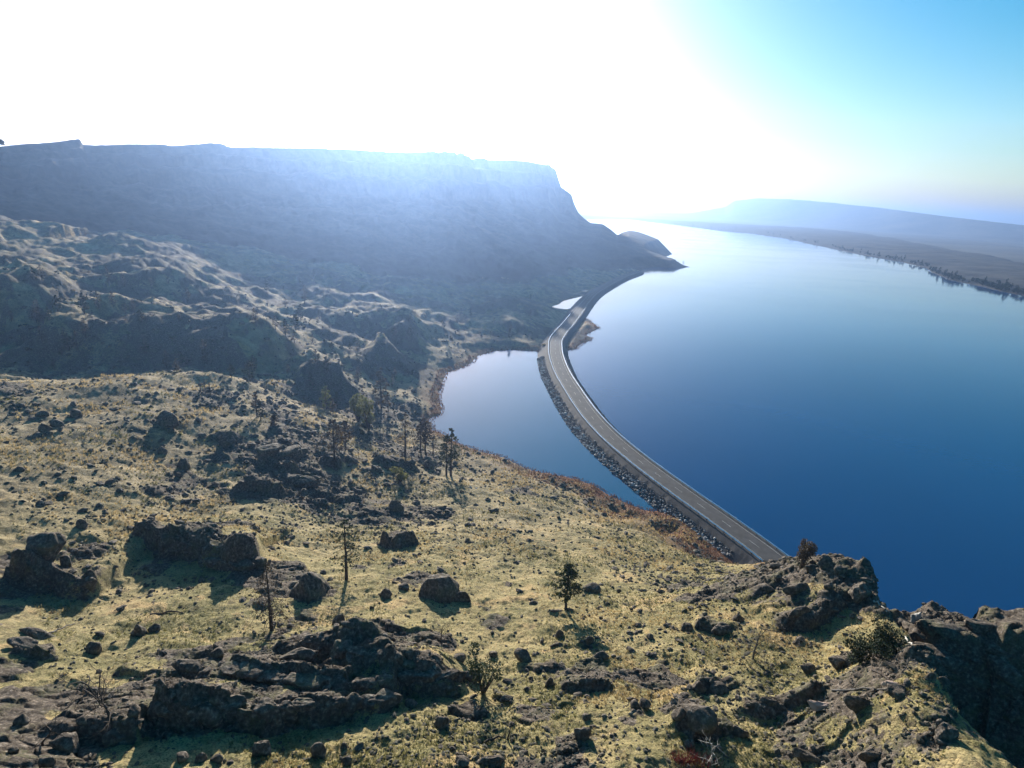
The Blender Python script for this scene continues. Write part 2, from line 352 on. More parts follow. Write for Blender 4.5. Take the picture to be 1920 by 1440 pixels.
def pick(pix):
    """ground points under a list of pixels"""
    pix = np.array(pix, float)
    rs = np.geomspace(24, 2600, 620)
    A = np.array([azel(*p) for p in pix])
    X = rs[None] * np.sin(A[:,0])[:,None]; Y = rs[None] * np.cos(A[:,0])[:,None]; Zr = CAM_H + rs[None] * A[:,1][:,None]
    Zg = H(X.ravel(), Y.ravel()).reshape(X.shape)
    hit = (Zg >= Zr); hit[:, -1] = True; i = hit.argmax(1); i0 = np.maximum(i - 1, 0); k = np.arange(len(pix))
    g0 = (Zr - Zg)[k, i0]; g1 = (Zg - Zr)[k, i]; f = g0 / np.maximum(g0 + g1, 1e-6); f = np.clip(f, 0, 1)
    rr = rs[i0] + (rs[i] - rs[i0]) * f
    xx = rr * np.sin(A[:,0]); yy = rr * np.cos(A[:,0])
    return np.c_[xx, yy, H(xx, yy)]
# ------------------------------------------------------------------ materials
class NT:
    def __init__(s, name):
        s.m = bpy.data.materials.new(name); s.m.use_nodes = True
        s.n = s.m.node_tree.nodes; s.l = s.m.node_tree.links
        s.b = s.n["Principled BSDF"]
        s.geo = s.n.new("ShaderNodeNewGeometry"); s.tc = s.n.new("ShaderNodeTexCoord")
        s.pos = s.tc.outputs['Object']
    def noise(s, scale, detail=4, rough=0.55, vec=None, dist=0.0):
        t = s.n.new("ShaderNodeTexNoise"); t.inputs['Scale'].default_value = scale; t.inputs['Detail'].default_value = detail
        t.inputs['Roughness'].default_value = rough; t.inputs['Distortion'].default_value = dist
        s.l.new(vec or s.pos, t.inputs['Vector']); return t.outputs['Fac']
    def vor(s, scale, feat='F1', vec=None, out='Distance', rnd=1.0):
        t = s.n.new("ShaderNodeTexVoronoi"); t.feature = feat; t.inputs['Scale'].default_value = scale; t.inputs['Randomness'].default_value = rnd
        s.l.new(vec or s.pos, t.inputs['Vector']); return t.outputs[out]
    def ramp(s, fac, stops, interp='LINEAR'):
        t = s.n.new("ShaderNodeValToRGB"); t.color_ramp.interpolation = interp
        e = t.color_ramp.elements
        while len(e) > 1: e.remove(e[-1])
        e[0].position = stops[0][0]; e[0].color = _c4(stops[0][1])
        for p, cc in stops[1:]:
            k = e.new(p); k.color = _c4(cc)
        s.l.new(fac, t.inputs['Fac']); return t.outputs['Color']
    def mix(s, fac, a, b, mode='MIX'):
        t = s.n.new("ShaderNodeMix"); t.data_type = 'RGBA'; t.blend_type = mode
        for i, v in ((0, fac), (6, a), (7, b)):
            if hasattr(v, 'is_linked') or hasattr(v, 'links'): s.l.new(v, t.inputs[i])
            else: t.inputs[i].default_value = v if i == 0 else _c4(v)
        return t.outputs[2]
    def math(s, op, a, b=0.5, clamp=False):
        t = s.n.new("ShaderNodeMath"); t.operation = op; t.use_clamp = clamp
        for i, v in ((0, a), (1, b)):
            if hasattr(v, 'links'): s.l.new(v, t.inputs[i])
            else: t.inputs[i].default_value = v
        return t.outputs[0]
    def attr(s, name):
        t = s.n.new("ShaderNodeAttribute"); t.attribute_name = name; sp = s.n.new("ShaderNodeSeparateColor"); s.l.new(t.outputs['Color'], sp.inputs[0]); return sp.outputs
    def bump(s, h, strength=0.5, dist=0.1):
        t = s.n.new("ShaderNodeBump"); t.inputs['Strength'].default_value = strength; t.inputs['Distance'].default_value = dist
        s.l.new(h, t.inputs['Height']); s.l.new(t.outputs[0], s.b.inputs['Normal']); return t
    def out(s, color, rough=0.9, spec=0.25, metal=0.0):
        if hasattr(color, 'links'): s.l.new(color, s.b.inputs['Base Color'])
        else: s.b.inputs['Base Color'].default_value = _c4(color)
        if hasattr(rough, 'links'): s.l.new(rough, s.b.inputs['Roughness'])
        else: s.b.inputs['Roughness'].default_value = rough
        s.b.inputs['Specular IOR Level'].default_value = spec; s.b.inputs['Metallic'].default_value = metal
        return s.m
def _c4(v):
    v = tuple(v) if not isinstance(v, (int, float)) else (v, v, v)
    return v if len(v) == 4 else (*v, 1.0)
def rock_color(t, k=1.0):
    n = t.noise(0.35, 6, 0.6); n2 = t.noise(2.3, 6, 0.65); n3 = t.noise(9, 4, 0.6)
    base = t.ramp(n2, [(0.3, (0.036*k, 0.029*k, 0.023*k)), (0.47, (0.080*k, 0.064*k, 0.050*k)), (0.58, (0.15*k, 0.122*k, 0.095*k)), (0.70, (0.30*k, 0.25*k, 0.20*k))])
    lich = t.ramp(n, [(0.50, (0, 0, 0)), (0.62, (1, 1, 1))])
    col = t.mix(t.math('MULTIPLY', lich, t.ramp(n3, [(0.4, 0.0), (0.6, 0.65)])), base, (0.12*k, 0.125*k, 0.055*k))
    return col, n2, n3
def mat_ground():
    t = NT("ground_grass_and_basalt"); m = t.attr("mask")
    A = t.noise(0.03, 5, 0.6); B = t.noise(0.22, 6, 0.62); C = t.noise(1.3, 6, 0.7); D = t.noise(5.5, 4, 0.7)
    B2 = t.noise(0.075, 4, 0.6, dist=0.6)
    mixf = t.math('ADD', t.math('ADD', t.math('MULTIPLY', B, 0.40), t.math('MULTIPLY', B2, 0.30)), t.math('MULTIPLY', C, 0.30))
    g1 = t.ramp(mixf, [(0.36, (0.085, 0.080, 0.036)), (0.43, (0.19, 0.168, 0.072)), (0.50, (0.32, 0.262, 0.12)), (0.58, (0.42, 0.325, 0.155)), (0.66, (0.54, 0.40, 0.20))])
    g2 = t.ramp(mixf, [(0.36, (0.10, 0.080, 0.050)), (0.46, (0.20, 0.160, 0.095)), (0.54, (0.34, 0.265, 0.155)), (0.63, (0.54, 0.425, 0.25))])
    gr = t.mix(m[2], g2, g1)
    gold = t.math('MULTIPLY', t.ramp(t.noise(0.11, 3, 0.5, dist=1.2), [(0.60, 0.0), (0.66, 1.0)]), t.ramp(C, [(0.35, 0.3), (0.6, 0.95)]))
    gr = t.mix(gold, gr, (0.50, 0.345, 0.165))
    bare = t.ramp(t.noise(0.6, 5, 0.7), [(0.55, 0.0), (0.62, 0.55)])
    gr = t.mix(bare, gr, (0.11, 0.085, 0.055))
    speck = t.ramp(D, [(0.42, 0.38), (0.52, 1.0)])
    gr = t.mix(0.85, gr, speck, 'MULTIPLY')
    v = t.vor(1.1); vs = t.ramp(v, [(0.10, 0.35), (0.20, 1.0)])
    gr = t.mix(t.ramp(B, [(0.42, 0.0), (0.55, 0.9)]), gr, t.mix(1.0, gr, vs, 'MULTIPLY'))
    red = t.ramp(C, [(0.3, (0.075, 0.032, 0.020)), (0.5, (0.17, 0.075, 0.040)), (0.68, (0.30, 0.17, 0.09))])
    gr = t.mix(m[1], gr, red)
    rc, n2, n3 = rock_color(t)
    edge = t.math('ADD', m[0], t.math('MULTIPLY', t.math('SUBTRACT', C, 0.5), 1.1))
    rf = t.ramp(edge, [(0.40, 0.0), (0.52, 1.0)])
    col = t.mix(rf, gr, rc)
    h = t.math('ADD', t.math('MULTIPLY', C, 1.0), t.math('MULTIPLY', D, 0.45))
    t.bump(h, 1.0, 0.35)
    return t.out(col, 0.95, 0.12)
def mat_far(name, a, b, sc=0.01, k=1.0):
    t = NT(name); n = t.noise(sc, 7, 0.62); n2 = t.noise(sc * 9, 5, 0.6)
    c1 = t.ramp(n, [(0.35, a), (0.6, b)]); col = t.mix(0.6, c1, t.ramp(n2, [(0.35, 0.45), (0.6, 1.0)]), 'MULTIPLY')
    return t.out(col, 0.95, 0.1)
def mat_water(name, col, rough=0.05, bump=0.10):
    t = NT(name)
    mp = t.n.new("ShaderNodeMapping"); mp.inputs['Scale'].default_value = (1, 1, 1); t.l.new(t.pos, mp.inputs[0])
    n = t.noise(0.5, 4, 0.6, mp.outputs[0]); n2 = t.noise(0.004, 3, 0.5)
    t.bump(n, bump, 0.25)
    c = t.mix(t.ramp(n2, [(0.35, 0.0), (0.65, 1.0)]), col, tuple(v * 1.25 for v in col))
    mp2 = t.n.new('ShaderNodeMapping'); mp2.inputs['Scale'].default_value = (0.004, 0.009, 1); mp2.inputs['Rotation'].default_value = (0, 0, 0.5); t.l.new(t.pos, mp2.inputs[0])
    lanes = t.ramp(t.noise(1.0, 5, 0.6, mp2.outputs[0], 0.8), [(0.42, rough), (0.62, rough * 2.2)])
    t.out(c, lanes, 0.5); t.b.inputs['IOR'].default_value = 1.333
    return t.m
def mat_rock():
    t = NT("basalt_rock"); col, n2, n3 = rock_color(t)
    # lichen and moss on the upward faces
    sp = t.n.new("ShaderNodeSeparateXYZ"); t.l.new(t.geo.outputs['Normal'], sp.inputs[0])
    up = t.ramp(t.math('ADD', sp.outputs[2], t.math('MULTIPLY', n2, 0.6)), [(1.1, 0.0), (1.4, 0.4)])
    col = t.mix(up, col, (0.13, 0.125, 0.07))
    t.bump(t.math('ADD', n2, t.math('MULTIPLY', n3, 0.4)), 0.9, 0.16)
    return t.out(col, 0.9, 0.2)
def mat_simple(name, a, b, scale=3.0, rough=0.9, metal=0.0, spec=0.3, trans=0.0):
    t = NT(name); n = t.noise(scale, 5, 0.6); col = t.ramp(n, [(0.3, a), (0.7, b)])
    t.bump(n, 0.3, 0.03)
    m = t.out(col, rough, spec, metal)
    if trans:
        tr = t.n.new("ShaderNodeBsdfTranslucent"); t.l.new(col, tr.inputs['Color'])
        mx = t.n.new("ShaderNodeMixShader"); mx.inputs[0].default_value = trans
        o = t.n["Material Output"]; t.l.new(t.b.outputs[0], mx.inputs[1]); t.l.new(tr.outputs[0], mx.inputs[2]); t.l.new(mx.outputs[0], o.inputs['Surface'])
    return m
M_GROUND = mat_ground(); M_ROCK = mat_rock()
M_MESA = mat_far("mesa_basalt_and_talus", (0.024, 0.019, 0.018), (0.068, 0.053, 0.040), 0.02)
M_BANK = mat_far("far_bank_scrub", (0.020, 0.021, 0.022), (0.060, 0.056, 0.050), 0.012)
M_HILL = mat_far("distant_hill_grass", (0.06, 0.06, 0.06), (0.13, 0.12, 0.10), 0.002)
M_LAKE = mat_water("deep_lake_water", (0.004, 0.042, 0.125))
M_BAY = mat_water("shallow_bay_water", (0.016, 0.088, 0.165), 0.04)

# ------------------------------------------------------------------ object helpers
def link(name, me, parent=None, **props):
    o = bpy.data.objects.new(name, me); COL.objects.link(o)
    if parent: o.parent = parent
    for k, v in props.items(): o[k] = v
    return o
def np_mesh(name, V, F, mat=None, smooth=True, attrs=None):
    """V (n,3), F (m,k) all faces of one size"""
    me = bpy.data.meshes.new(name); V = np.asarray(V, np.float32); F = np.asarray(F, np.int32)
    me.vertices.add(len(V)); me.vertices.foreach_set('co', V.ravel())
    k = F.shape[1]
    me.loops.add(F.size); me.loops.foreach_set('vertex_index', F.ravel())
    me.polygons.add(len(F)); me.polygons.foreach_set('loop_start', np.arange(0, F.size, k, dtype=np.int32))
    me.polygons.foreach_set('use_smooth', np.full(len(F), smooth))
    me.update(calc_edges=True)
    if attrs is not None:
        at = me.color_attributes.new("mask", 'FLOAT_COLOR', 'POINT'); at.data.foreach_set('color', np.asarray(attrs, np.float32).ravel())
    if mat: me.materials.append(mat)
    return me

# ------------------------------------------------------------------ terrain: one sheet, fine near the camera, coarser with distance
NA = 930
AZ = np.radians(np.linspace(-60, 60, NA))
def rtable():
    r = [15.0]
    while r[-1] < 14000:
        q = r[-1]
        el = 52 / q if q < 90 else 88 / q
        sd_ = math.sin(math.atan(el))
        step = 1.32 / (568 * max(sd_, 0.02)) * q
        step = min(step, q * (0.0065 if 300 < q < 2600 else 0.03))
        r.append(q + max(step, 0.08))
    return np.array(r)
RT = rtable(); NR = len(RT)
_a, _r = np.meshgrid(AZ, RT)
_x = _r * np.sin(_a); _y = _r * np.cos(_a)
Z, INFO = H(_x.ravel(), _y.ravel(), True)
for k in INFO: INFO[k] = np.asarray(INFO[k])
VX = np.c_[_x.ravel(), _y.ravel(), Z]
sd, sb, rk_shade, rr_, aa_ = INFO['sd'], INFO['sb'], INFO['rk_shade'], INFO['r'], INFO['a']
redn = fbm(VX[:,0], VX[:,1], 12, 4, 70)
shore = sstep(16, 3, sd + 7 * redn) * (sd > -1) * (rr_ < 900)
shore *= np.clip(0.35 + 0.65 * sstep(0.05, 0.2, aa_) + 0.35 * (redn > 0), 0, 1)
gx, gy = on_level(1330, 1010, 6); shore = np.maximum(shore, 0.95 * np.exp(-((VX[:,0] - gx) ** 2 + (VX[:,1] - gy) ** 2) / 22 ** 2) * (aa_ > 0.18))
green = sstep(190, 75, rr_ + 25 * fbm(VX[:,0], VX[:,1], 40, 2, 73))
mask = np.c_[np.clip(rk_shade, 0, 1), np.clip(shore, 0, 1), green, np.ones(len(Z))]
idx = np.arange(NA * NR).reshape(NR, NA)
Q = np.stack([idx[:-1,:-1], idx[:-1,1:], idx[1:,1:], idx[1:,:-1]], -1).reshape(-1, 4)[:, ::-1]
qz = VX[Q][:,:,2].max(1)
keep = qz > -1.5
Q = Q[keep]
q0 = Q[:,0]
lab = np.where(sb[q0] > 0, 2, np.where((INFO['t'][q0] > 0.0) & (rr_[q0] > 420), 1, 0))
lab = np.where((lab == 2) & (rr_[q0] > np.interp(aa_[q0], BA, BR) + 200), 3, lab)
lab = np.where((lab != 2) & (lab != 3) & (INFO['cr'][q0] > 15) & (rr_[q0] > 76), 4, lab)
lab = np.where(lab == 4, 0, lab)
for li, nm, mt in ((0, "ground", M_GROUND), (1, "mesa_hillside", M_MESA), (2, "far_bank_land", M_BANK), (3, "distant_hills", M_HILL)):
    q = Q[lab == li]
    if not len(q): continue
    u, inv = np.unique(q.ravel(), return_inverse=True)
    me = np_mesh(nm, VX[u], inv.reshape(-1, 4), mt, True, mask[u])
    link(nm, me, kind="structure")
print("terrain quads", len(Q), "rows", NR)

# lake, bay, pond
def disc(name, cx, cy, rad, z, mat, n=96):
    V = [(cx, cy, z)] + [(cx + rad * math.cos(2 * math.pi * i / n), cy + rad * math.sin(2 * math.pi * i / n), z) for i in range(n)]
    F = [(0, 1 + i, 1 + (i + 1) % n) for i in range(n)]
    me = bpy.data.meshes.new(name); me.from_pydata(V, [], F); me.materials.append(mat); return link(name, me, kind="structure")
disc("lake", 0, 5000, 16000, 0.0, M_LAKE)
def flat_poly(name, pts, z, mat):
    me = bpy.data.meshes.new(name); me.from_pydata([(p[0], p[1], z) for p in pts], [], [tuple(range(len(pts)))]); me.materials.append(mat)
    me.update()
    if me.polygons[0].normal.z < 0: me.flip_normals()
    return link(name, me, kind="structure")
_bay = [on_level(*p) for p in [(1262,975),(1185,965),(1080,915),(940,875),(860,850),(790,820),(780,770),(805,700),(880,660),(1000,640),(1040,655)]]
_bay += [on_level(*p) for p in [(1050,690),(1068,730),(1095,775),(1130,815),(1180,858),(1230,900),(1290,945),(1300,975)]]
flat_poly("bay_water", _bay, 0.03, M_BAY)
flat_poly("pond_water", [on_level(*p, 0.2) for p in [(1020,578),(1046,566),(1072,556),(1104,546),(1104,562),(1084,577),(1060,584)]], 0.2, M_BAY)

# ------------------------------------------------------------------ highway causeway
def smooth_line(pts, step):
    P = np.array(pts, float)
    out = []
    for i in range(len(P) - 1):
        p0 = P[max(i - 1, 0)]; p1 = P[i]; p2 = P[i + 1]; p3 = P[min(i + 2, len(P) - 1)]
        n = 40
        for k in range(n):
            t = k / n
            out.append(0.5 * ((2 * p1) + (-p0 + p2) * t + (2 * p0 - 5 * p1 + 4 * p2 - p3) * t * t + (-p0 + 3 * p1 - 3 * p2 + p3) * t ** 3))
    out.append(P[-1]); out = np.array(out)
    s = np.r_[0, np.cumsum(np.hypot(*np.diff(out, axis=0).T))]
    q = np.arange(0, s[-1], step)
    return np.c_[np.interp(q, s, out[:,0]), np.interp(q, s, out[:,1])]
ROAD_Z = 3.6
RC = [(1580,1150),(1510,1097),(1441,1040),(1384,998),(1334,962),(1287,929),(1225,884),(1190,857),(1143,817),(1105,776),(1073,730),(1052,694),(1042,664),(1041,650),(1042,637),(1053,621),(1064,609),(1079,590),(1096,568),(1111,552),(1128,540),(1146,530),(1172,517),(1198,508)]
CL = smooth_line([on_level(p[0], p[1], ROAD_Z) for p in RC], 2.0)
for _ in range(3): CL[1:-1] = (CL[:-2] + CL[1:-1] * 2 + CL[2:]) / 4
TN = np.gradient(CL, axis=0); TN /= np.linalg.norm(TN, axis=1)[:,None]; NL = np.c_[-TN[:,1], TN[:,0]]   # left of travel (travel goes away) = bay side
NS = len(CL)
def strip(offs, zs, i0=0, i1=None, jit=0.0, seed=0):
    """ribbon along the road: offsets (+ = bay side) and heights"""
    i1 = i1 or NS; ii = np.arange(i0, i1); k = len(offs); g = np.random.default_rng(seed)
    V = np.zeros((len(ii), k, 3))
    for j, (o, z) in enumerate(zip(offs, zs)):
        oo = o + (g.normal(0, jit, len(ii)) if abs(o) > 7 else 0)
        V[:,j,:2] = CL[ii] + NL[ii] * np.asarray(oo).reshape(-1, 1) if np.ndim(oo) else CL[ii] + NL[ii] * oo
        V[:,j,2] = z + (g.normal(0, jit * 0.4, len(ii)) if abs(o) > 7 else 0)
    ix = np.arange(len(ii) * k).reshape(len(ii), k)
    F = np.stack([ix[:-1,:-1], ix[1:,:-1], ix[1:,1:], ix[:-1,1:]], -1).reshape(-1, 4)
    return V.reshape(-1, 3), F
M_ASPH = mat_simple("weathered_asphalt", (0.038, 0.037, 0.038), (0.070, 0.068, 0.068), 0.35, 0.9, 0, 0.3)
M_GRAVEL = mat_simple("shoulder_gravel", (0.035, 0.032, 0.032), (0.085, 0.08, 0.078), 6.0, 0.95)
M_RIP = mat_simple("riprap_stone_dark", (0.045, 0.042, 0.042), (0.16, 0.15, 0.145), 1.2, 0.85)
M_RIPL = mat_simple("riprap_stone_pale", (0.25, 0.24, 0.23), (0.5, 0.48, 0.46), 1.2, 0.8)
M_LINE = mat_simple("road_paint_white", (0.22, 0.22, 0.21), (0.6, 0.6, 0.58), 0.7, 0.6)
M_STEEL = mat_simple("galvanised_steel", (0.45, 0.46, 0.47), (0.70, 0.71, 0.72), 2.0, 0.25, 0.9, 0.5)
M_POST = mat_simple("weathered_timber_post", (0.05, 0.04, 0.035), (0.11, 0.09, 0.075), 6.0, 0.9)
V, F = strip([13.6, 11.6, 9.6, 7.6, 5.7, 4.8, -4.8, -5.6, -7.2, -9.0, -11.2], [-1.2, 0.1, 1.3, 2.5, 3.38, 3.48, 3.48, 3.38, 2.2, 0.3, -1.2], jit=0.14, seed=3)
emb = link("causeway_embankment", np_mesh("causeway_embankment", V, F, M_GRAVEL, False), kind="structure")
V, F = strip([4.5, 3.9, 0, -3.9, -4.5], [3.52, 3.58, 3.62, 3.58, 3.52])
road = link("highway", np_mesh("highway", V, F, M_ASPH), kind="structure")
for o in (3.4, -3.4):
    V, F = strip([o + 0.06, o - 0.06], [3.606, 3.606]); link("edge_line", np_mesh("edge_line", V, F, M_LINE), road)
dash = None
for i in range(3, NS - 4, 6):
    V, F = strip([0.055, -0.055], [3.632, 3.632], i, i + 3)
    link("centre_dash", np_mesh("centre_dash", V, F, M_LINE), road)
def rail(side, i0, i1, name, label):
    o0 = 4.65 * side
    root = link(name, None, label=label, category="guardrail", group="steel guardrails along the highway")
    root.location = (*CL[i0], 3.5)
    L = np.array([*CL[i0], 3.5])
    offs = [o0, o0 - .09 * side, o0 - .02 * side, o0 - .09 * side, o0]
    V, F = strip([o0 + .03 * side, o0 - .06 * side, o0 + .02 * side, o0 - .06 * side, o0 - .02 * side, o0 + .26 * side], [3.92, 4.02, 4.10, 4.18, 4.29, 4.30], i0, i1)  # broad flat top flange added to mirror the bright sky as a glint
    link("steel_beam", np_mesh("steel_beam", V - L, F, M_STEEL, False), root)
    post = None
    for i in range(i0, i1, 2):
        if post is None:
            b = [(-.09, -.09), (.09, -.09), (.09, .09), (-.09, .09)]
            PV = [(p[0], p[1], z) for z in (-0.4, 0.75) for p in b]
            PF = [(0, 1, 5, 4), (1, 2, 6, 5), (2, 3, 7, 6), (3, 0, 4, 7), (4, 5, 6, 7)]
            post = bpy.data.meshes.new("post"); post.from_pydata(PV, [], PF); post.materials.append(M_POST)
        q = link("post", post, root)
        p = CL[i] + NL[i] * (o0 + 0.16 * side); q.location = (p[0] - L[0], p[1] - L[1], 0.0)
        q.rotation_euler = (0, 0, math.atan2(TN[i,1], TN[i,0]))
# ------------------------------------------------------------------ rocks
def ico(sub):
    import bmesh
    bm = bmesh.new(); bmesh.ops.create_icosphere(bm, subdivisions=sub, radius=1.0)
    V = np.array([v.co[:] for v in bm.verts]); F = np.array([[v.index for v in f.verts] for f in bm.faces]); bm.free()
    return V, F
ICO = {k: ico(k) for k in (1, 2, 3, 4)}
def n3(V, sc, s):
    return fbm(V[:,0] * 1.0 + V[:,2] * 0.7, V[:,1] - V[:,2] * 0.6, sc, 3, s)
def rock_shape(sub, seed, cuts=9, sx=1.0, sy=0.8, sz=0.7, rough=0.08, flat=0.0, dmin=.62):
    g = np.random.default_rng(seed); V, F = ICO[sub]; V = V.copy()
    for _ in range(cuts):
        n = g.normal(size=3); n /= np.linalg.norm(n); d = g.uniform(dmin, dmin + .24)
        k = V @ n - d; V -= np.outer(np.clip(k, 0, None) * 0.92, n)
    if flat: V[:,2] = np.where(V[:,2] > flat, flat + (V[:,2] - flat) * 0.25, V[:,2])
    L = np.linalg.norm(V, axis=1)[:,None]
    V += V / L * (rough * n3(V, 0.55, seed % 997))[:,None] + V / L * (rough * 0.45 * n3(V, 0.2, seed % 991 + 3))[:,None]
    return V * np.array([sx, sy, sz]), F
def rot_z(V, a):
    c_, s_ = math.cos(a), math.sin(a); return np.c_[V[:,0] * c_ - V[:,1] * s_, V[:,0] * s_ + V[:,1] * c_, V[:,2]]
def px_scale(p):
    d = np.array([p[0], p[1], p[2] - CAM_H]); return float(np.dot(d, _f)) / FPX, math.atan2(CAM_H - p[2], math.hypot(p[0], p[1]))
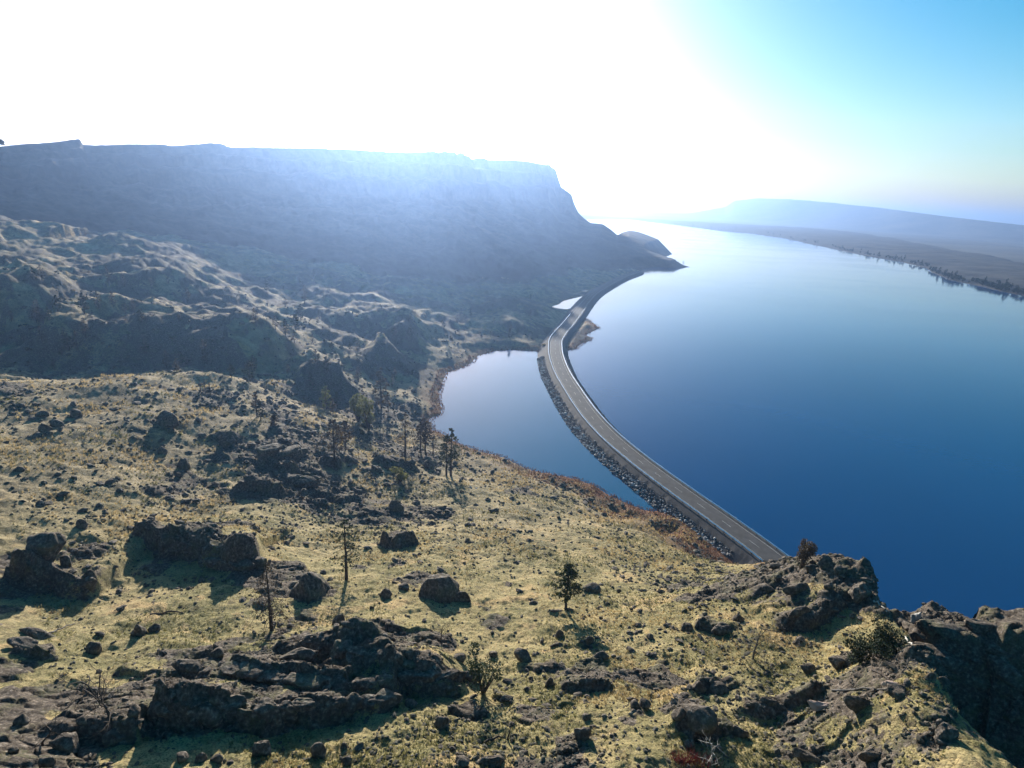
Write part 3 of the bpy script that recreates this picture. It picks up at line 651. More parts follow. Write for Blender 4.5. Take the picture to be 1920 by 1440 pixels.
# (x, y of the foot in the photograph, width, height in photograph pixels, kind, label)
BOULD = [
 (575,1128,76,74,'tall',"tall rounded basalt boulder with a long shadow, right of the drooping pine"),
 (818,1122,70,54,'tall',"big pyramid shaped dark boulder alone in the tan grass at centre"),
 (862,1128,50,30,'low',"low dark rock touching the right foot of the pyramid shaped boulder"),
 (738,958,30,26,'tall',"dark knob of rock standing above the deep shadow below the lakeside pines"),
 (72,1040,84,62,'block',"massive dark outcrop boulder at the left edge of the meadow"),
 (28,1062,40,44,'block',"dark boulder leaning on the left side of the massive left outcrop"),
 (118,1062,34,36,'block',"smaller dark block on the right flank of the massive left outcrop"),
 (160,1106,42,40,'block',"dark blocky boulder just below right of the massive left outcrop"),
 (150,990,22,24,'tall',"upright dark stone above the massive left outcrop"),
 (344,880,24,30,'tall',"tall leaning standing stone alone on the pale meadow"),
 (333,894,18,16,'low',"small stone at the foot of the leaning standing stone"),
 (78,810,26,20,'round',"round dark boulder lowest of the cluster on the upper left meadow"),
 (103,800,22,16,'round',"round boulder beside the lowest one of the upper left meadow cluster"),
 (76,782,26,16,'round',"largest boulder in the middle of the upper left meadow cluster"),
 (55,788,16,10,'round',"small boulder left of the largest one of the upper left meadow cluster"),
 (135,784,28,18,'round',"broad dark boulder at the right end of the upper left meadow cluster"),
 (50,772,14,9,'round',"small boulder at the far upper end of the left meadow cluster"),
 (136,761,12,8,'round',"small far boulder above the right end of the left meadow cluster"),
 (32,884,18,12,'round',"single dark boulder near the left edge of the open meadow"),
 (136,898,14,8,'round',"single small dark rock in the middle of the open left meadow"),
 (168,848,10,9,'round',"tiny dark stone in the open meadow left of the standing stone"),
 (240,908,16,6,'low',"flat sliver of rock below left of the standing stone"),
 (302,800,48,34,'block',"dark craggy outcrop rock at the upper middle of the meadow"),
 (298,852,30,22,'block',"shadowed rock on the meadow below the craggy upper outcrop"),
 (418,838,44,34,'block',"dark square outcrop rock on the slope left of the burnt pines"),
 (415,928,26,16,'low',"dark rock at the edge of the knoll right of the standing stone"),
 (653,870,38,28,'block',"big dark boulder beneath the thin pine on the wooded slope"),
 (608,864,26,18,'block',"dark boulder just left of the big one beneath the thin pine"),
 (705,884,26,20,'block',"left block of the dark rock row above the bay shore"),
 (735,882,40,18,'block',"long middle block of the dark rock row above the bay shore"),
 (805,880,30,20,'block',"right block of the dark rock row above the bay shore"),
 (635,1172,22,26,'tall',"upright pointed stone above the central rock ledges"),
 (722,1120,20,17,'tall',"small pointed dark boulder left of the pyramid shaped boulder"),
 (757,1106,24,14,'round',"paired grey boulder between the tall rounded and the pyramid boulders"),
 (738,1094,16,7,'low',"flat dark stone just above the paired grey boulder"),
 (617,1104,22,8,'low',"flat dark slab right beside the tall rounded boulder"),
 (697,1142,14,9,'low',"small low brown rock below the small pointed dark boulder"),
 (1110,1112,32,20,'round',"dark rounded boulder on the slope right of the lone green pine"),
 (1160,1112,10,10,'round',"little round stone right of the boulder near the lone green pine"),
 (1040,1149,32,9,'low',"flat dark rock at the left foot of the lone green pine"),
 (1068,1146,24,10,'low',"flat dark rock at the right foot of the lone green pine"),
 (1048,1196,18,18,'round',"round dark boulder below the lone green pine"),
 (1046,1212,26,11,'low',"flat grey rock under the round dark boulder below the pine"),
 (1105,1208,20,18,'round',"small dark rock right of the round boulder below the pine"),
 (980,1240,36,22,'round',"broad dark boulder in the rocky strip right of the bushy pine"),
 (924,1232,18,12,'round',"dark boulder behind the bushy pine on the ledge edge"),
 (862,1240,36,18,'block',"dark block left of the bushy pine at the ledge end"),
 (1029,1288,18,18,'round',"egg shaped dark stone on the green slope right of the bushy pine"),
 (1057,1300,18,12,'low',"pale topped low stone right of the egg shaped dark stone"),
 (1130,1238,36,18,'block',"pointed dark boulder in the right half of the rocky strip"),
 (1092,1390,36,40,'block',"dark hollow sided boulder low at centre right with a black shadow"),
 (1192,1330,26,16,'round',"dark boulder on the green slope right of the hollow sided boulder"),
 (865,1438,40,26,'block',"left one of the two flat slabs at the bottom edge"),
 (920,1440,76,30,'slab',"long flat topped slab boulder at the bottom edge right of centre"),
 (826,1368,34,24,'block',"dark boulder at the right tip of the long front ledge"),
 (848,1340,20,16,'round',"pale boulder above the right tip of the long front ledge"),
 (770,1328,26,16,'round',"dark lump on the top right of the long front ledge"),
 (484,1420,44,32,'block',"square dark boulder in the grass under the long front ledge"),
 (594,1424,32,28,'round',"rounded dark boulder under the middle of the long front ledge"),
 (648,1436,22,16,'round',"small boulder at the bottom edge under the front ledge"),
 (645,1404,12,14,'tall',"small upright stone just below the shadow of the front ledge"),
 (337,1428,26,18,'round',"boulder at the lower left corner of the front ledge shadow"),
 (372,1430,24,18,'round',"boulder next to the one at the lower left of the front ledge"),
 (403,1430,22,16,'round',"third boulder in the row under the left end of the front ledge"),
 (86,1440,34,30,'block',"brown boulder at the bottom left corner in front of the dead shrub"),
 (36,1358,36,26,'block',"brown layered boulder at the far left above the corner"),
 (20,1412,20,14,'round',"small boulder at the extreme bottom left"),
 (150,1360,36,22,'block',"brown ridge rock left of the gnarled dead tree"),
 (245,1345,34,24,'block',"dark broken block between the gnarled dead tree and the front ledge"),
 (205,1400,60,40,'block',"large dark rock beneath the gnarled dead tree"),
 (110,1410,60,34,'block',"dark craggy rock under the dead shrub at lower left"),
 (405,1232,28,20,'round',"round grey boulder left of the central ledges"),
 (168,1228,44,24,'block',"cracked grey boulder pile on the green slope at left"),
 (255,1195,36,34,'block',"big dark fractured rock right of the forked fallen branch"),
 (285,1186,24,18,'block',"smaller dark rock attached to the right of the fractured rock"),
 (187,1192,26,12,'low',"low dark rock right of the forked fallen branch"),
 (348,1262,84,30,'slab',"pale tilted slab at the upper left of the front ledges"),
 (560,1238,80,30,'slab',"broad flat slab beneath the drooping pine"),
 (618,1222,36,22,'block',"pointed block on the right end of the flat slab beneath the drooping pine"),
 (655,1178,40,18,'low',"mossy green topped boulder at the foot of the upright pointed stone"),
 (60,1196,86,14,'low',"long pale slab lying across the grass near the left edge"),
 (40,1218,80,14,'low',"second pale slab lying just below the long one near the left edge"),
 (1310,1368,74,34,'round',"large dark boulder cluster rock at lower right of centre"),
 (1278,1352,34,24,'round',"dark boulder overlapping the left of the large lower right boulder"),
 (1392,1384,36,22,'block',"angular dark boulder right of the large lower right boulder"),
 (1360,1378,20,14,'round',"small dark boulder between the large and the angular lower right boulders"),
 (1210,1330,26,18,'round',"dark rock at the left start of the lower right boulders"),
 (1386,1168,22,20,'tall',"pointed rock left of the bare dead tree on the bluff"),
 (1292,1184,34,20,'block',"square grey rock on the bluff slope left of the bare dead tree"),
 (1356,1190,64,26,'slab',"broad grey slab rock in front of the bare dead tree"),
 (1620,1126,60,46,'block',"big overhanging dark rock at the edge of the lakeside bluff"),
 (1558,1106,26,18,'block',"dark boulder left of the big overhanging bluff edge rock"),
 (1500,1112,66,26,'slab',"long sloping dark slab on top of the bluff"),
 (1440,1112,40,18,'block',"dark rock at the left end of the bluff top slab"),
 (1522,1072,26,18,'block',"dark boulder right beneath the fuzzy tree at the bluff tip"),
 (1552,1062,34,26,'block',"highest brown rock of the bluff tip right of the fuzzy tree"),
 (1580,1076,30,20,'block',"low brown rock at the right of the bluff tip"),
 (1455,1066,34,12,'low',"dark low rock where the highway vanishes behind the bluff"),
 (1500,1158,60,24,'slab',"dark sloping rock face halfway down the bluff top"),
 (1590,1130,20,12,'low',"low rock left under the big overhanging bluff edge rock"),
 (1448,1322,40,18,'slab',"long dark rock on the lower bluff between tan grass patches"),
 (1352,1302,50,22,'block',"reddish brown rock on the lower bluff slope"),
 (1312,1298,26,22,'tall',"reddish tilted rock left of the reddish brown one"),
 (1520,1262,36,22,'block',"dark rock on the bluff right above the orange grass tuft"),
 (1580,1250,50,30,'block',"dark broken rock mass left of the green juniper foot"),
 (1620,1330,70,40,'slab',"large dark sloping rock below the fallen dead branches"),
 (1676,1290,38,16,'pink',"pale pinkish weathered slab among the fallen dead branches"),
 (1545,1330,60,20,'pink',"pinkish weathered slab below the orange grass tuft"),
 (1770,1292,26,24,'round',"dark rounded boulder near the rim above the gully"),
 (1748,1278,18,18,'round',"smaller rounded boulder left of the one above the gully"),
 (1840,1360,36,30,'tall',"pointed brown boulder on the rim above the gully at right"),
 (1905,1350,24,26,'tall',"brown boulder at the right frame edge above the gully"),
 (1690,1310,50,26,'block',"dark stepped rock on the right slope before the rim"),
 (1780,1390,50,34,'block',"large shaded rock low on the right side of the bluff"),
 (1640,1420,60,24,'slab',"low dark rock at the bottom right in green grass"),
 (1520,1430,66,20,'slab',"half buried grey rock near the bottom edge at right"),
 (1722,1165,20,26,'pale',"white lichened rock on the crag between bluff and lake"),
]
bp = pick([(b[0], b[1]) for b in BOULD])
M_PINK = mat_simple("pale_pink_weathered_rock", (0.26, 0.19, 0.155), (0.44, 0.34, 0.28), 1.2, 0.95)
M_PALE = mat_simple("pale_lichened_rock", (0.22, 0.21, 0.19), (0.46, 0.45, 0.42), 1.2, 0.95)
for i, (b, p) in enumerate(zip(BOULD, bp)):
    m, dl = px_scale(p); wd = b[2] * m; hh = b[3] * m; kd = b[4]
    asp = {'tall': .85, 'round': .8, 'block': .75, 'low': .34, 'slab': .38, 'pink': .4, 'pale': .9}[kd]
    dep = wd * asp
    ht = (hh - 0.42 * dep * math.sin(dl)) / math.cos(dl); ht = max(ht, wd * {'tall': .7, 'round': .5, 'block': .42, 'low': .22, 'slab': .26, 'pink': .2, 'pale': .7}[kd])
    sub = 4 if b[2] >= 44 else 3
    V, F = rock_shape(sub, 100 + i, cuts={'tall': 9, 'round': 11, 'block': 16, 'low': 12, 'slab': 14, 'pink': 14, 'pale': 9}[kd], sx=wd * .53, sy=dep * .53, sz=ht * .8, rough=.07 if kd == 'round' else .11, flat=.45 if kd in ('slab', 'low', 'pink') else 0, dmin=.55 if kd in ('round', 'tall') else .45)
    if kd == 'tall': V[:,:2] *= (1.12 - 0.42 * np.clip(V[:,2] / (ht * .72), -1, 1))[:,None]
    V = rot_z(V, random.uniform(-.35, .35))
    me = np_mesh("boulder", V, F, {'pink': M_PINK, 'pale': M_PALE}.get(kd, M_ROCK), True)
    o = link("boulder", me, label=b[5], category="boulder")
    o.location = (p[0], p[1] + dep * .35, p[2] + ht * (.10 if kd in ('tall', 'round') else .04))
# ledges of bedrock: each ledge is one body of jointed blocks set along its line
LEDGES = [([(300,1352),(350,1358),(420,1352)],30,62,'block',"tall left end of the long dark front ledge with a sheer shaded face"),
          ([(440,1352),(500,1352),(560,1345)],26,46,'block',"middle stretch of the long dark front ledge with an overhanging lip"),
          ([(590,1345),(650,1338),(720,1328)],26,40,'block',"right stretch of the long dark front ledge dropping to rubble"),
          ([(430,1268),(500,1282),(575,1290)],24,24,'block',"low undercut ledge just above the tan grass strip"),
          ([(605,1290),(660,1296),(720,1290)],24,34,'block',"dark jointed ledge above the middle of the front ledge"),
          ([(640,1240),(700,1250),(760,1262)],26,44,'block',"highest mass of dark jointed basalt left of the bushy pine"),
          ([(770,1280),(820,1284),(880,1280)],24,32,'block',"dark ledge running right to the bushy pine"),
          ([(400,1066),(440,1070),(478,1068)],22,42,'block',"tall shaded basalt knob in the middle of the left slope"),
          ([(320,1030),(360,1040)],22,28,'block',"lower shaded ledge left of the tall basalt knob"),
          ([(500,852),(530,856),(560,852)],24,26,'block',"dark long ledge on the slope left of the lakeside pines"),
          ([(540,905),(570,915)],24,26,'block',"rounded dark knoll outcrop below the long ledge"),
          ([(1775,1245),(1815,1270),(1850,1300)],34,50,'block',"shaded broken basalt cliff face on the far side of the gully"),
          ([(1870,1230),(1900,1300)],34,50,'block',"dark cliff face at the right frame edge across the gully"),
          ([(1700,1180),(1730,1200)],22,26,'block',"broken dark rocks at the head of the gully below the crag"),
          ([(1760,1190),(1800,1200),(1850,1195)],30,34,'block',"dark crag top beyond the gully beside the lake"),
          ]
lp = pick([q for L in LEDGES for q in L[0]]); k0 = 0
for li, (pts, wpx, hpx, kd, lab_) in enumerate(LEDGES):
    P = lp[k0:k0 + len(pts)]; k0 += len(pts)
    g = np.random.default_rng(50 + li)
    VV = []; FF = []; nv = 0
    seg = np.r_[0, np.cumsum(np.linalg.norm(np.diff(P[:,:2], axis=0), axis=1))]
    m, dl = px_scale(P.mean(0)); wd = wpx * 1.5 * m
    n = max(3, int(seg[-1] / (wd * .72)) + 1)
    for j in range(n):
        q = seg[-1] * j / (n - 1)
        c3 = np.array([np.interp(q, seg, P[:,d]) for d in range(3)])
        hm = hpx * m / math.cos(dl) * g.uniform(.42, .62); ww = wd * g.uniform(.55, .85)
        V, F = rock_shape(4, 700 + li * 20 + j, cuts=14, sx=ww * g.uniform(1.0, 1.5), sy=ww * g.uniform(.55, .75), sz=hm, rough=.09, flat=.42, dmin=.5)
        V = rot_z(V, g.uniform(-.15, .15) + math.atan2(P[-1][1] - P[0][1], P[-1][0] - P[0][0]) * .8) + c3 + np.array([0, ww * .45, hm * .12])
        VV.append(V); FF.append(F + nv); nv += len(V)
    VV = np.concatenate(VV); c0 = P.mean(0)
    o = link("rock_ledge", np_mesh("rock_ledge", VV - c0, np.concatenate(FF), M_ROCK, True), label=lab_, category="rock ledge"); o.location = c0

# scattered loose rock: the largest as single rocks, the small rest as rubble
NP_ = 90000
aa = np.radians(rng.uniform(-44, 46, NP_)); rad = 30 * np.exp(rng.uniform(0, 1, NP_) ** 0.8 * math.log(320 / 30))
X = rad * np.sin(aa); Y = rad * np.cos(aa)
zz, inf = H(X, Y, True)
dens = 0.06 + 0.8 * inf['rk_shade'] + 0.25 * sstep(-.1, .7, fbm(X, Y, 18, 3, 88)) + 0.25 * sstep(0.1, .3, aa) * (rad < 110)
ok = (inf['sd'] > 1.5) & (inf['sb'] < 0) & (rng.uniform(0, 1, NP_) < dens * np.clip(rad / 120, .35, 1.0)) & ~((inf['gul'] > 1) & (rad < 78))
X, Y, zz, rad = X[ok], Y[ok], zz[ok], rad[ok]
size = 0.105 * np.exp(rng.exponential(0.50, len(X))); size = np.clip(size, .10, 1.0) * np.clip(rad / 90, .8, 2.0)
def to_px(x, y, z):
    d = np.c_[x, y, z - CAM_H]; dz = d @ _f; return 960 + FPX * (d @ CR) / dz, 720 - FPX * (d @ CU) / dz, dz
u_, v_, dz_ = to_px(X, Y, zz)
inv_ = (u_ > -20) & (u_ < 1940) & (v_ < 1460)
X, Y, zz, size, u_, v_, dz_ = [q[inv_] for q in (X, Y, zz, size, u_, v_, dz_)]
o_ = np.argsort(-size / dz_); NBIG = 280
protos = [np_mesh("rock", *rock_shape(2, 3000 + k, cuts=18, sx=1, sy=.7, sz=.45, rough=.08, dmin=.45), M_ROCK, False) for k in range(10)]
def region(u, v):
    if v < 800: return ("small dark rock on the far meadow and wooded slopes above the bay", "small rocks far up the slope")
    if v < 1000: return ("loose dark rock among tan grass on the middle slope", "loose rocks on the middle slope")
    if u < 560: return ("loose basalt rock in the green grass of the left foreground", "loose rocks of the left foreground")
    if u < 1200: return ("loose basalt rock on the grass of the central foreground", "loose rocks of the central foreground")
    return ("loose basalt rock on the stony bluff above the lake", "loose rocks on the bluff")
for j in o_[:NBIG]:
    lb, gp = region(u_[j], v_[j])
    o = link("rock", protos[j % 10], label=lb, category="rock", group=gp)
    s = float(size[j]); o.location = (X[j], Y[j], zz[j] + s * .2); o.scale = (s, s * random.uniform(.8, 1.2), s * random.uniform(.7, 1.1)); o.rotation_euler = (random.uniform(-.3, .3), random.uniform(-.3, .3), random.uniform(0, 6.28))
def scatter(name, shapes, X, Y, Zq, S, mats, jit=.25, stretch=None, sink=0.0, smooth=False, kind="stuff", parent=None, **props):
    """many small copies in one mesh"""
    Vs = []; Fs = []; nv = 0; g = np.random.default_rng(5)
    which = g.integers(0, len(shapes), len(X))
    for k, (V0, F0) in enumerate(shapes):
        s = which == k; n = s.sum()
        if not n: continue
        th = g.uniform(0, 6.28, n); c_, s_ = np.cos(th), np.sin(th)
        sc = S[s][:,None] * (1 + g.uniform(-jit, jit, (n, 3)))
        if stretch is not None: sc = sc * np.array(stretch)
        P = V0[None] * sc[:,None]
        Q_ = np.empty_like(P); Q_[...,0] = P[...,0] * c_[:,None] - P[...,1] * s_[:,None]; Q_[...,1] = P[...,0] * s_[:,None] + P[...,1] * c_[:,None]; Q_[...,2] = P[...,2]
        Q_ += np.stack([X[s], Y[s], Zq[s] - sink * S[s]], 1)[:,None]
        Vs.append(Q_.reshape(-1, 3)); Fs.append((F0[None] + (np.arange(n) * len(V0))[:,None,None]).reshape(-1, F0.shape[1]) + nv); nv += n * len(V0)
    me = np_mesh(name, np.concatenate(Vs), np.concatenate(Fs), mats, smooth)
    o = link(name, me, parent, **props)
    if kind: o["kind"] = kind
    return o
j = o_[NBIG:NBIG + 11000]
small = [rock_shape(1, 4000 + k, cuts=6, rough=.15, sz=.6) for k in range(8)]
scatter("rubble", small, X[j], Y[j], zz[j], size[j], M_ROCK, sink=-.1)

# ------------------------------------------------------------------ riprap along the causeway
g = np.random.default_rng(12)
def rip_points(n, side, o0, o1, z0, z1, i0, i1):
    i = g.integers(i0, i1, n); t = g.uniform(0, 1, n); off = (o0 + (o1 - o0) * t) * side
    p = CL[i] + NL[i] * off[:,None] + TN[i] * g.uniform(-1, 1, n)[:,None]
    return np.c_[p, z0 + (z1 - z0) * t]
bay_i1 = int(np.argmin(np.hypot(*(CL - np.array(on_level(1042,664,ROAD_Z))).T)))
Pb = rip_points(3300, 1, 7.8, 12.3, 2.4, -0.1, 16, bay_i1); Pl = rip_points(1900, -1, 6.6, 9.8, 2.9, -0.1, 16, bay_i1)
Sb = np.clip(g.lognormal(-1.05, .42, len(Pb)), .15, 1.0) * (0.7 + .6 * (Pb[:,2] < 1.6)); Sl = np.clip(g.lognormal(-1.2, .4, len(Pl)), .12, .8)
ob = np.argsort(-Sb / np.hypot(Pb[:,0], Pb[:,1]))
rpro = [np_mesh("stone", *rock_shape(1, 5000 + k, cuts=6, rough=.15), (M_RIPL if k % 3 == 0 else M_RIP), False) for k in range(12)]
for n_, q in enumerate(ob[:240]):
    o = link("stone", rpro[n_ % 12], emb); s = float(Sb[q]); o.location = Pb[q]; o.scale = (s, s * .85, s * .8); o.rotation_euler = (0, random.uniform(-.4, .4), random.uniform(0, 6))
q = ob[240:]; npale = len(q) // 5
sh1 = [rock_shape(1, 5100 + k, cuts=6, rough=.15) for k in range(6)]
PP = np.concatenate([Pb[q][npale:], Pl]); SS = np.concatenate([Sb[q][npale:], Sl])
scatter("riprap", sh1, PP[:,0], PP[:,1], PP[:,2], SS, M_RIP, parent=emb)
scatter("pale_riprap", sh1, Pb[q][:npale,0], Pb[q][:npale,1], Pb[q][:npale,2], Sb[q][:npale] * .8, M_RIPL, parent=emb)

# pile of pale stones on the slope by the two trunk pine
pp = pick([(880,915)])[0]
pile = link("stone_pile", None, label="small pile of white stones on the slope below the twin trunk pine", category="stone pile"); pile.location = pp
for k in range(12):
    o = link("stone", rpro[(k * 3) % 12], pile); s = random.uniform(.25, .6); o.location = (random.uniform(-2.4, 2.4), random.uniform(-1.4, 1.4), .15); o.scale = (s, s * .8, s * .6)
# ------------------------------------------------------------------ trees
M_BARK = mat_simple("dark_pine_bark", (0.030, 0.024, 0.020), (0.085, 0.065, 0.05), 5.0, 0.95)
M_DEAD = mat_simple("grey_dead_wood", (0.06, 0.052, 0.046), (0.19, 0.17, 0.15), 4.0, 0.9)
M_PALEW = mat_simple("bleached_dead_wood", (0.25, 0.23, 0.2), (0.5, 0.47, 0.42), 4.0, 0.85)
M_PINE = mat_simple("pine_needles_green", (0.020, 0.032, 0.012), (0.060, 0.075, 0.026), 1.2, 0.8, trans=0.18)
M_SPARSE = mat_simple("dry_pine_needles_brown", (0.040, 0.030, 0.020), (0.10, 0.075, 0.045), 1.2, 0.8, trans=0.3)
M_JUN = mat_simple("juniper_green", (0.014, 0.024, 0.009), (0.040, 0.054, 0.020), 1.5, 0.85, trans=0.08)
M_YEL = mat_simple("yellow_green_autumn_leaves", (0.10, 0.11, 0.035), (0.22, 0.21, 0.08), 1.5, 0.8, trans=0.4)
M_TWIG = mat_simple("red_brown_twigs", (0.13, 0.05, 0.035), (0.24, 0.11, 0.07), 3.0, 0.9)
M_TWIGR = mat_simple("dark_red_twigs", (0.16, 0.025, 0.025), (0.28, 0.06, 0.05), 3.0, 0.85, trans=0.2)
class Wood:
    def __init__(s): s.V = []; s.F = []
    def tube(s, P, rad, k=5):
        P = np.array(P, float); n = len(P); b = len(s.V)
        for i in range(n):
            t = P[min(i + 1, n - 1)] - P[max(i - 1, 0)]; t /= np.linalg.norm(t) + 1e-9
            a_ = np.cross(t, [0.31, 0.95, 0.05]); a_ /= np.linalg.norm(a_) + 1e-9; b_ = np.cross(t, a_)
            for j in range(k):
                th = 2 * math.pi * j / k; s.V.append(P[i] + rad[i] * (math.cos(th) * a_ + math.sin(th) * b_))
        for i in range(n - 1):
            for j in range(k):
                s.F.append((b + i * k + j, b + i * k + (j + 1) % k, b + (i + 1) * k + (j + 1) % k, b + (i + 1) * k + j))
    def mesh(s, name, mat): return np_mesh(name, np.array(s.V), np.array(s.F), mat, True)
def leaves(C, size, g, elong=2.4):
    """leaf sprays: one small triangle pair per centre"""
    n = len(C); a_ = g.normal(size=(n, 3)); a_[:,2] *= .6; a_ /= np.linalg.norm(a_, axis=1)[:,None]
    b_ = np.cross(a_, g.normal(size=(n, 3))); b_ /= np.linalg.norm(b_, axis=1)[:,None] + 1e-9
    s = (size * g.uniform(.6, 1.3, n))[:,None]
    V = np.stack([C - a_ * s * .5 * elong / 2, C + b_ * s * .35, C + a_ * s * .5 * elong / 2, C - b_ * s * .35], 1).reshape(-1, 3)
    return V, np.arange(4 * n).reshape(n, 4)
def conifer(h, seed, width=.2, base=.3, nb=60, per=22, leaf=.28, droop=.25, mat=None, bark=None, lean=0.0, two=False, clump=1.0):
    g = np.random.default_rng(seed); W = Wood(); L = []
    for tr in range(2 if two else 1):
        off = np.array([1.6 * tr, .6 * tr, 0]); hh = h * (1 - .12 * tr)
        n = 9; T = np.array([[off[0] + lean * hh * (i / n) ** 2 + g.normal(0, .03) * (i > 0), off[1] + g.normal(0, .03), -.5 + (hh + .5) * i / n] for i in range(n + 1)])
        r0 = .022 * hh + .05; W.tube(T, [r0 * (1 - .92 * i / n) + .012 for i in range(n + 1)], 7)
        for b in range(nb):
            f = base + (1 - base) * (b + g.uniform(0, 1)) / nb
            if f > .99: continue
            p0 = np.array([np.interp(f * hh, T[:,2], T[:,d]) for d in range(3)]); th = g.uniform(0, 6.28)
            prof = min(1, (1 - f) * 2.2 + .10) * (0.65 + .35 * min(1, (f - base) * 6 + .3))
            L_ = width * hh * prof * g.uniform(.55, 1.25)
            d = np.array([math.cos(th), math.sin(th), g.uniform(.0, .35)])
            Pn = [p0, p0 + d * L_ * .5, p0 + d * L_ + np.array([0, 0, -droop * L_])]
            W.tube(Pn, [r0 * .28 * (1 - f * .7), r0 * .16 * (1 - f * .7), .008], 3)
            m = max(1, int(per * g.uniform(.5, 1.5) * clump))
            t = g.uniform(.35, 1.05, m) ** .8
            C = p0 + (Pn[2] - p0) * t[:,None] + g.normal(0, 1, (m, 3)) * np.array([.10, .10, .07]) * (L_ + .5)
            L.append(C)
    root = bpy.data.objects.new("pine_tree", None)
    tk = W.mesh("trunk", bark or M_BARK)
    C = np.concatenate(L); V, F = leaves(C, leaf, g)
    return tk, np_mesh("crown", V, F, mat or M_PINE, False)
def bushy(h, w_, seed, n=1400, leaf=.22, mat=None, stems=5, bark=None, lobes=9):
    g = np.random.default_rng(seed); W = Wood(); C = []
    for k in range(lobes):
        c0 = np.array([g.uniform(-.32, .32) * w_, g.uniform(-.32, .32) * w_, h * g.uniform(.3, .85)]); rr = np.array([.25 * w_, .25 * w_, .2 * h]) * g.uniform(.6, 1.1)
        m = n // lobes; d = g.normal(size=(m, 3)); d /= np.linalg.norm(d, axis=1)[:,None]
        C.append(c0 + d * rr * (g.uniform(.2, 1, m) ** .45)[:,None])
        W.tube([[0, 0, -.3], [c0[0] * .5, c0[1] * .5, c0[2] * .5], c0], [.02 * h + .03, .012 * h + .02, .015], 4)
    V, F = leaves(np.concatenate(C), leaf, g, 1.8)
    return W.mesh("trunk", bark or M_BARK), np_mesh("crown", V, F, mat or M_JUN, False)
def dead(h, seed, spread=.5, levels=3, thick=.03, gnarl=.35, nb=7, start=.35, mat=None):
    g = np.random.default_rng(seed); W = Wood(); W2 = Wood()
    def grow(w_, p, d, L_, r_, lv):
        n = 4; P = [p]; 
        for i in range(n):
            d = d + g.normal(0, gnarl * .4, 3); d /= np.linalg.norm(d); P.append(P[-1] + d * L_ / n)
        w_.tube(P, [r_ * (1 - .75 * i / n) for i in range(n + 1)], 5 if lv == 0 else 3)
        if lv < levels:
            for b in range(nb if lv == 0 else 4):
                f = g.uniform(start, 1) if lv == 0 else g.uniform(.3, 1)
                q = np.array([np.interp(f * n, range(n + 1), [pp[k] for pp in P]) for k in range(3)])
                dd = d * .4 + g.normal(0, 1, 3) * np.array([1, 1, .45]) * (spread + .5); dd /= np.linalg.norm(dd)
                grow(W2, q, dd, L_ * g.uniform(.35, .6), max(r_ * .42, .012), lv + 1)
    grow(W, np.array([0, 0, -.3]), np.array([0, 0, 1.0]), h, thick * h + .03, 0)
    return W.mesh("trunk", mat or M_DEAD), W2.mesh("branches", mat or M_DEAD)
def plant(name, cat, label, p, meshes, names=("trunk", "crown"), group=None, rot=None, sc=1.0):
    root = link(name, None, label=label, category=cat)
    if group: root["group"] = group
    root.location = p; root.rotation_euler = (0, 0, random.uniform(0, 6.28) if rot is None else rot); root.scale = (sc,) * 3
    for nm, me in zip(names, meshes): link(nm, me, root)
    return root
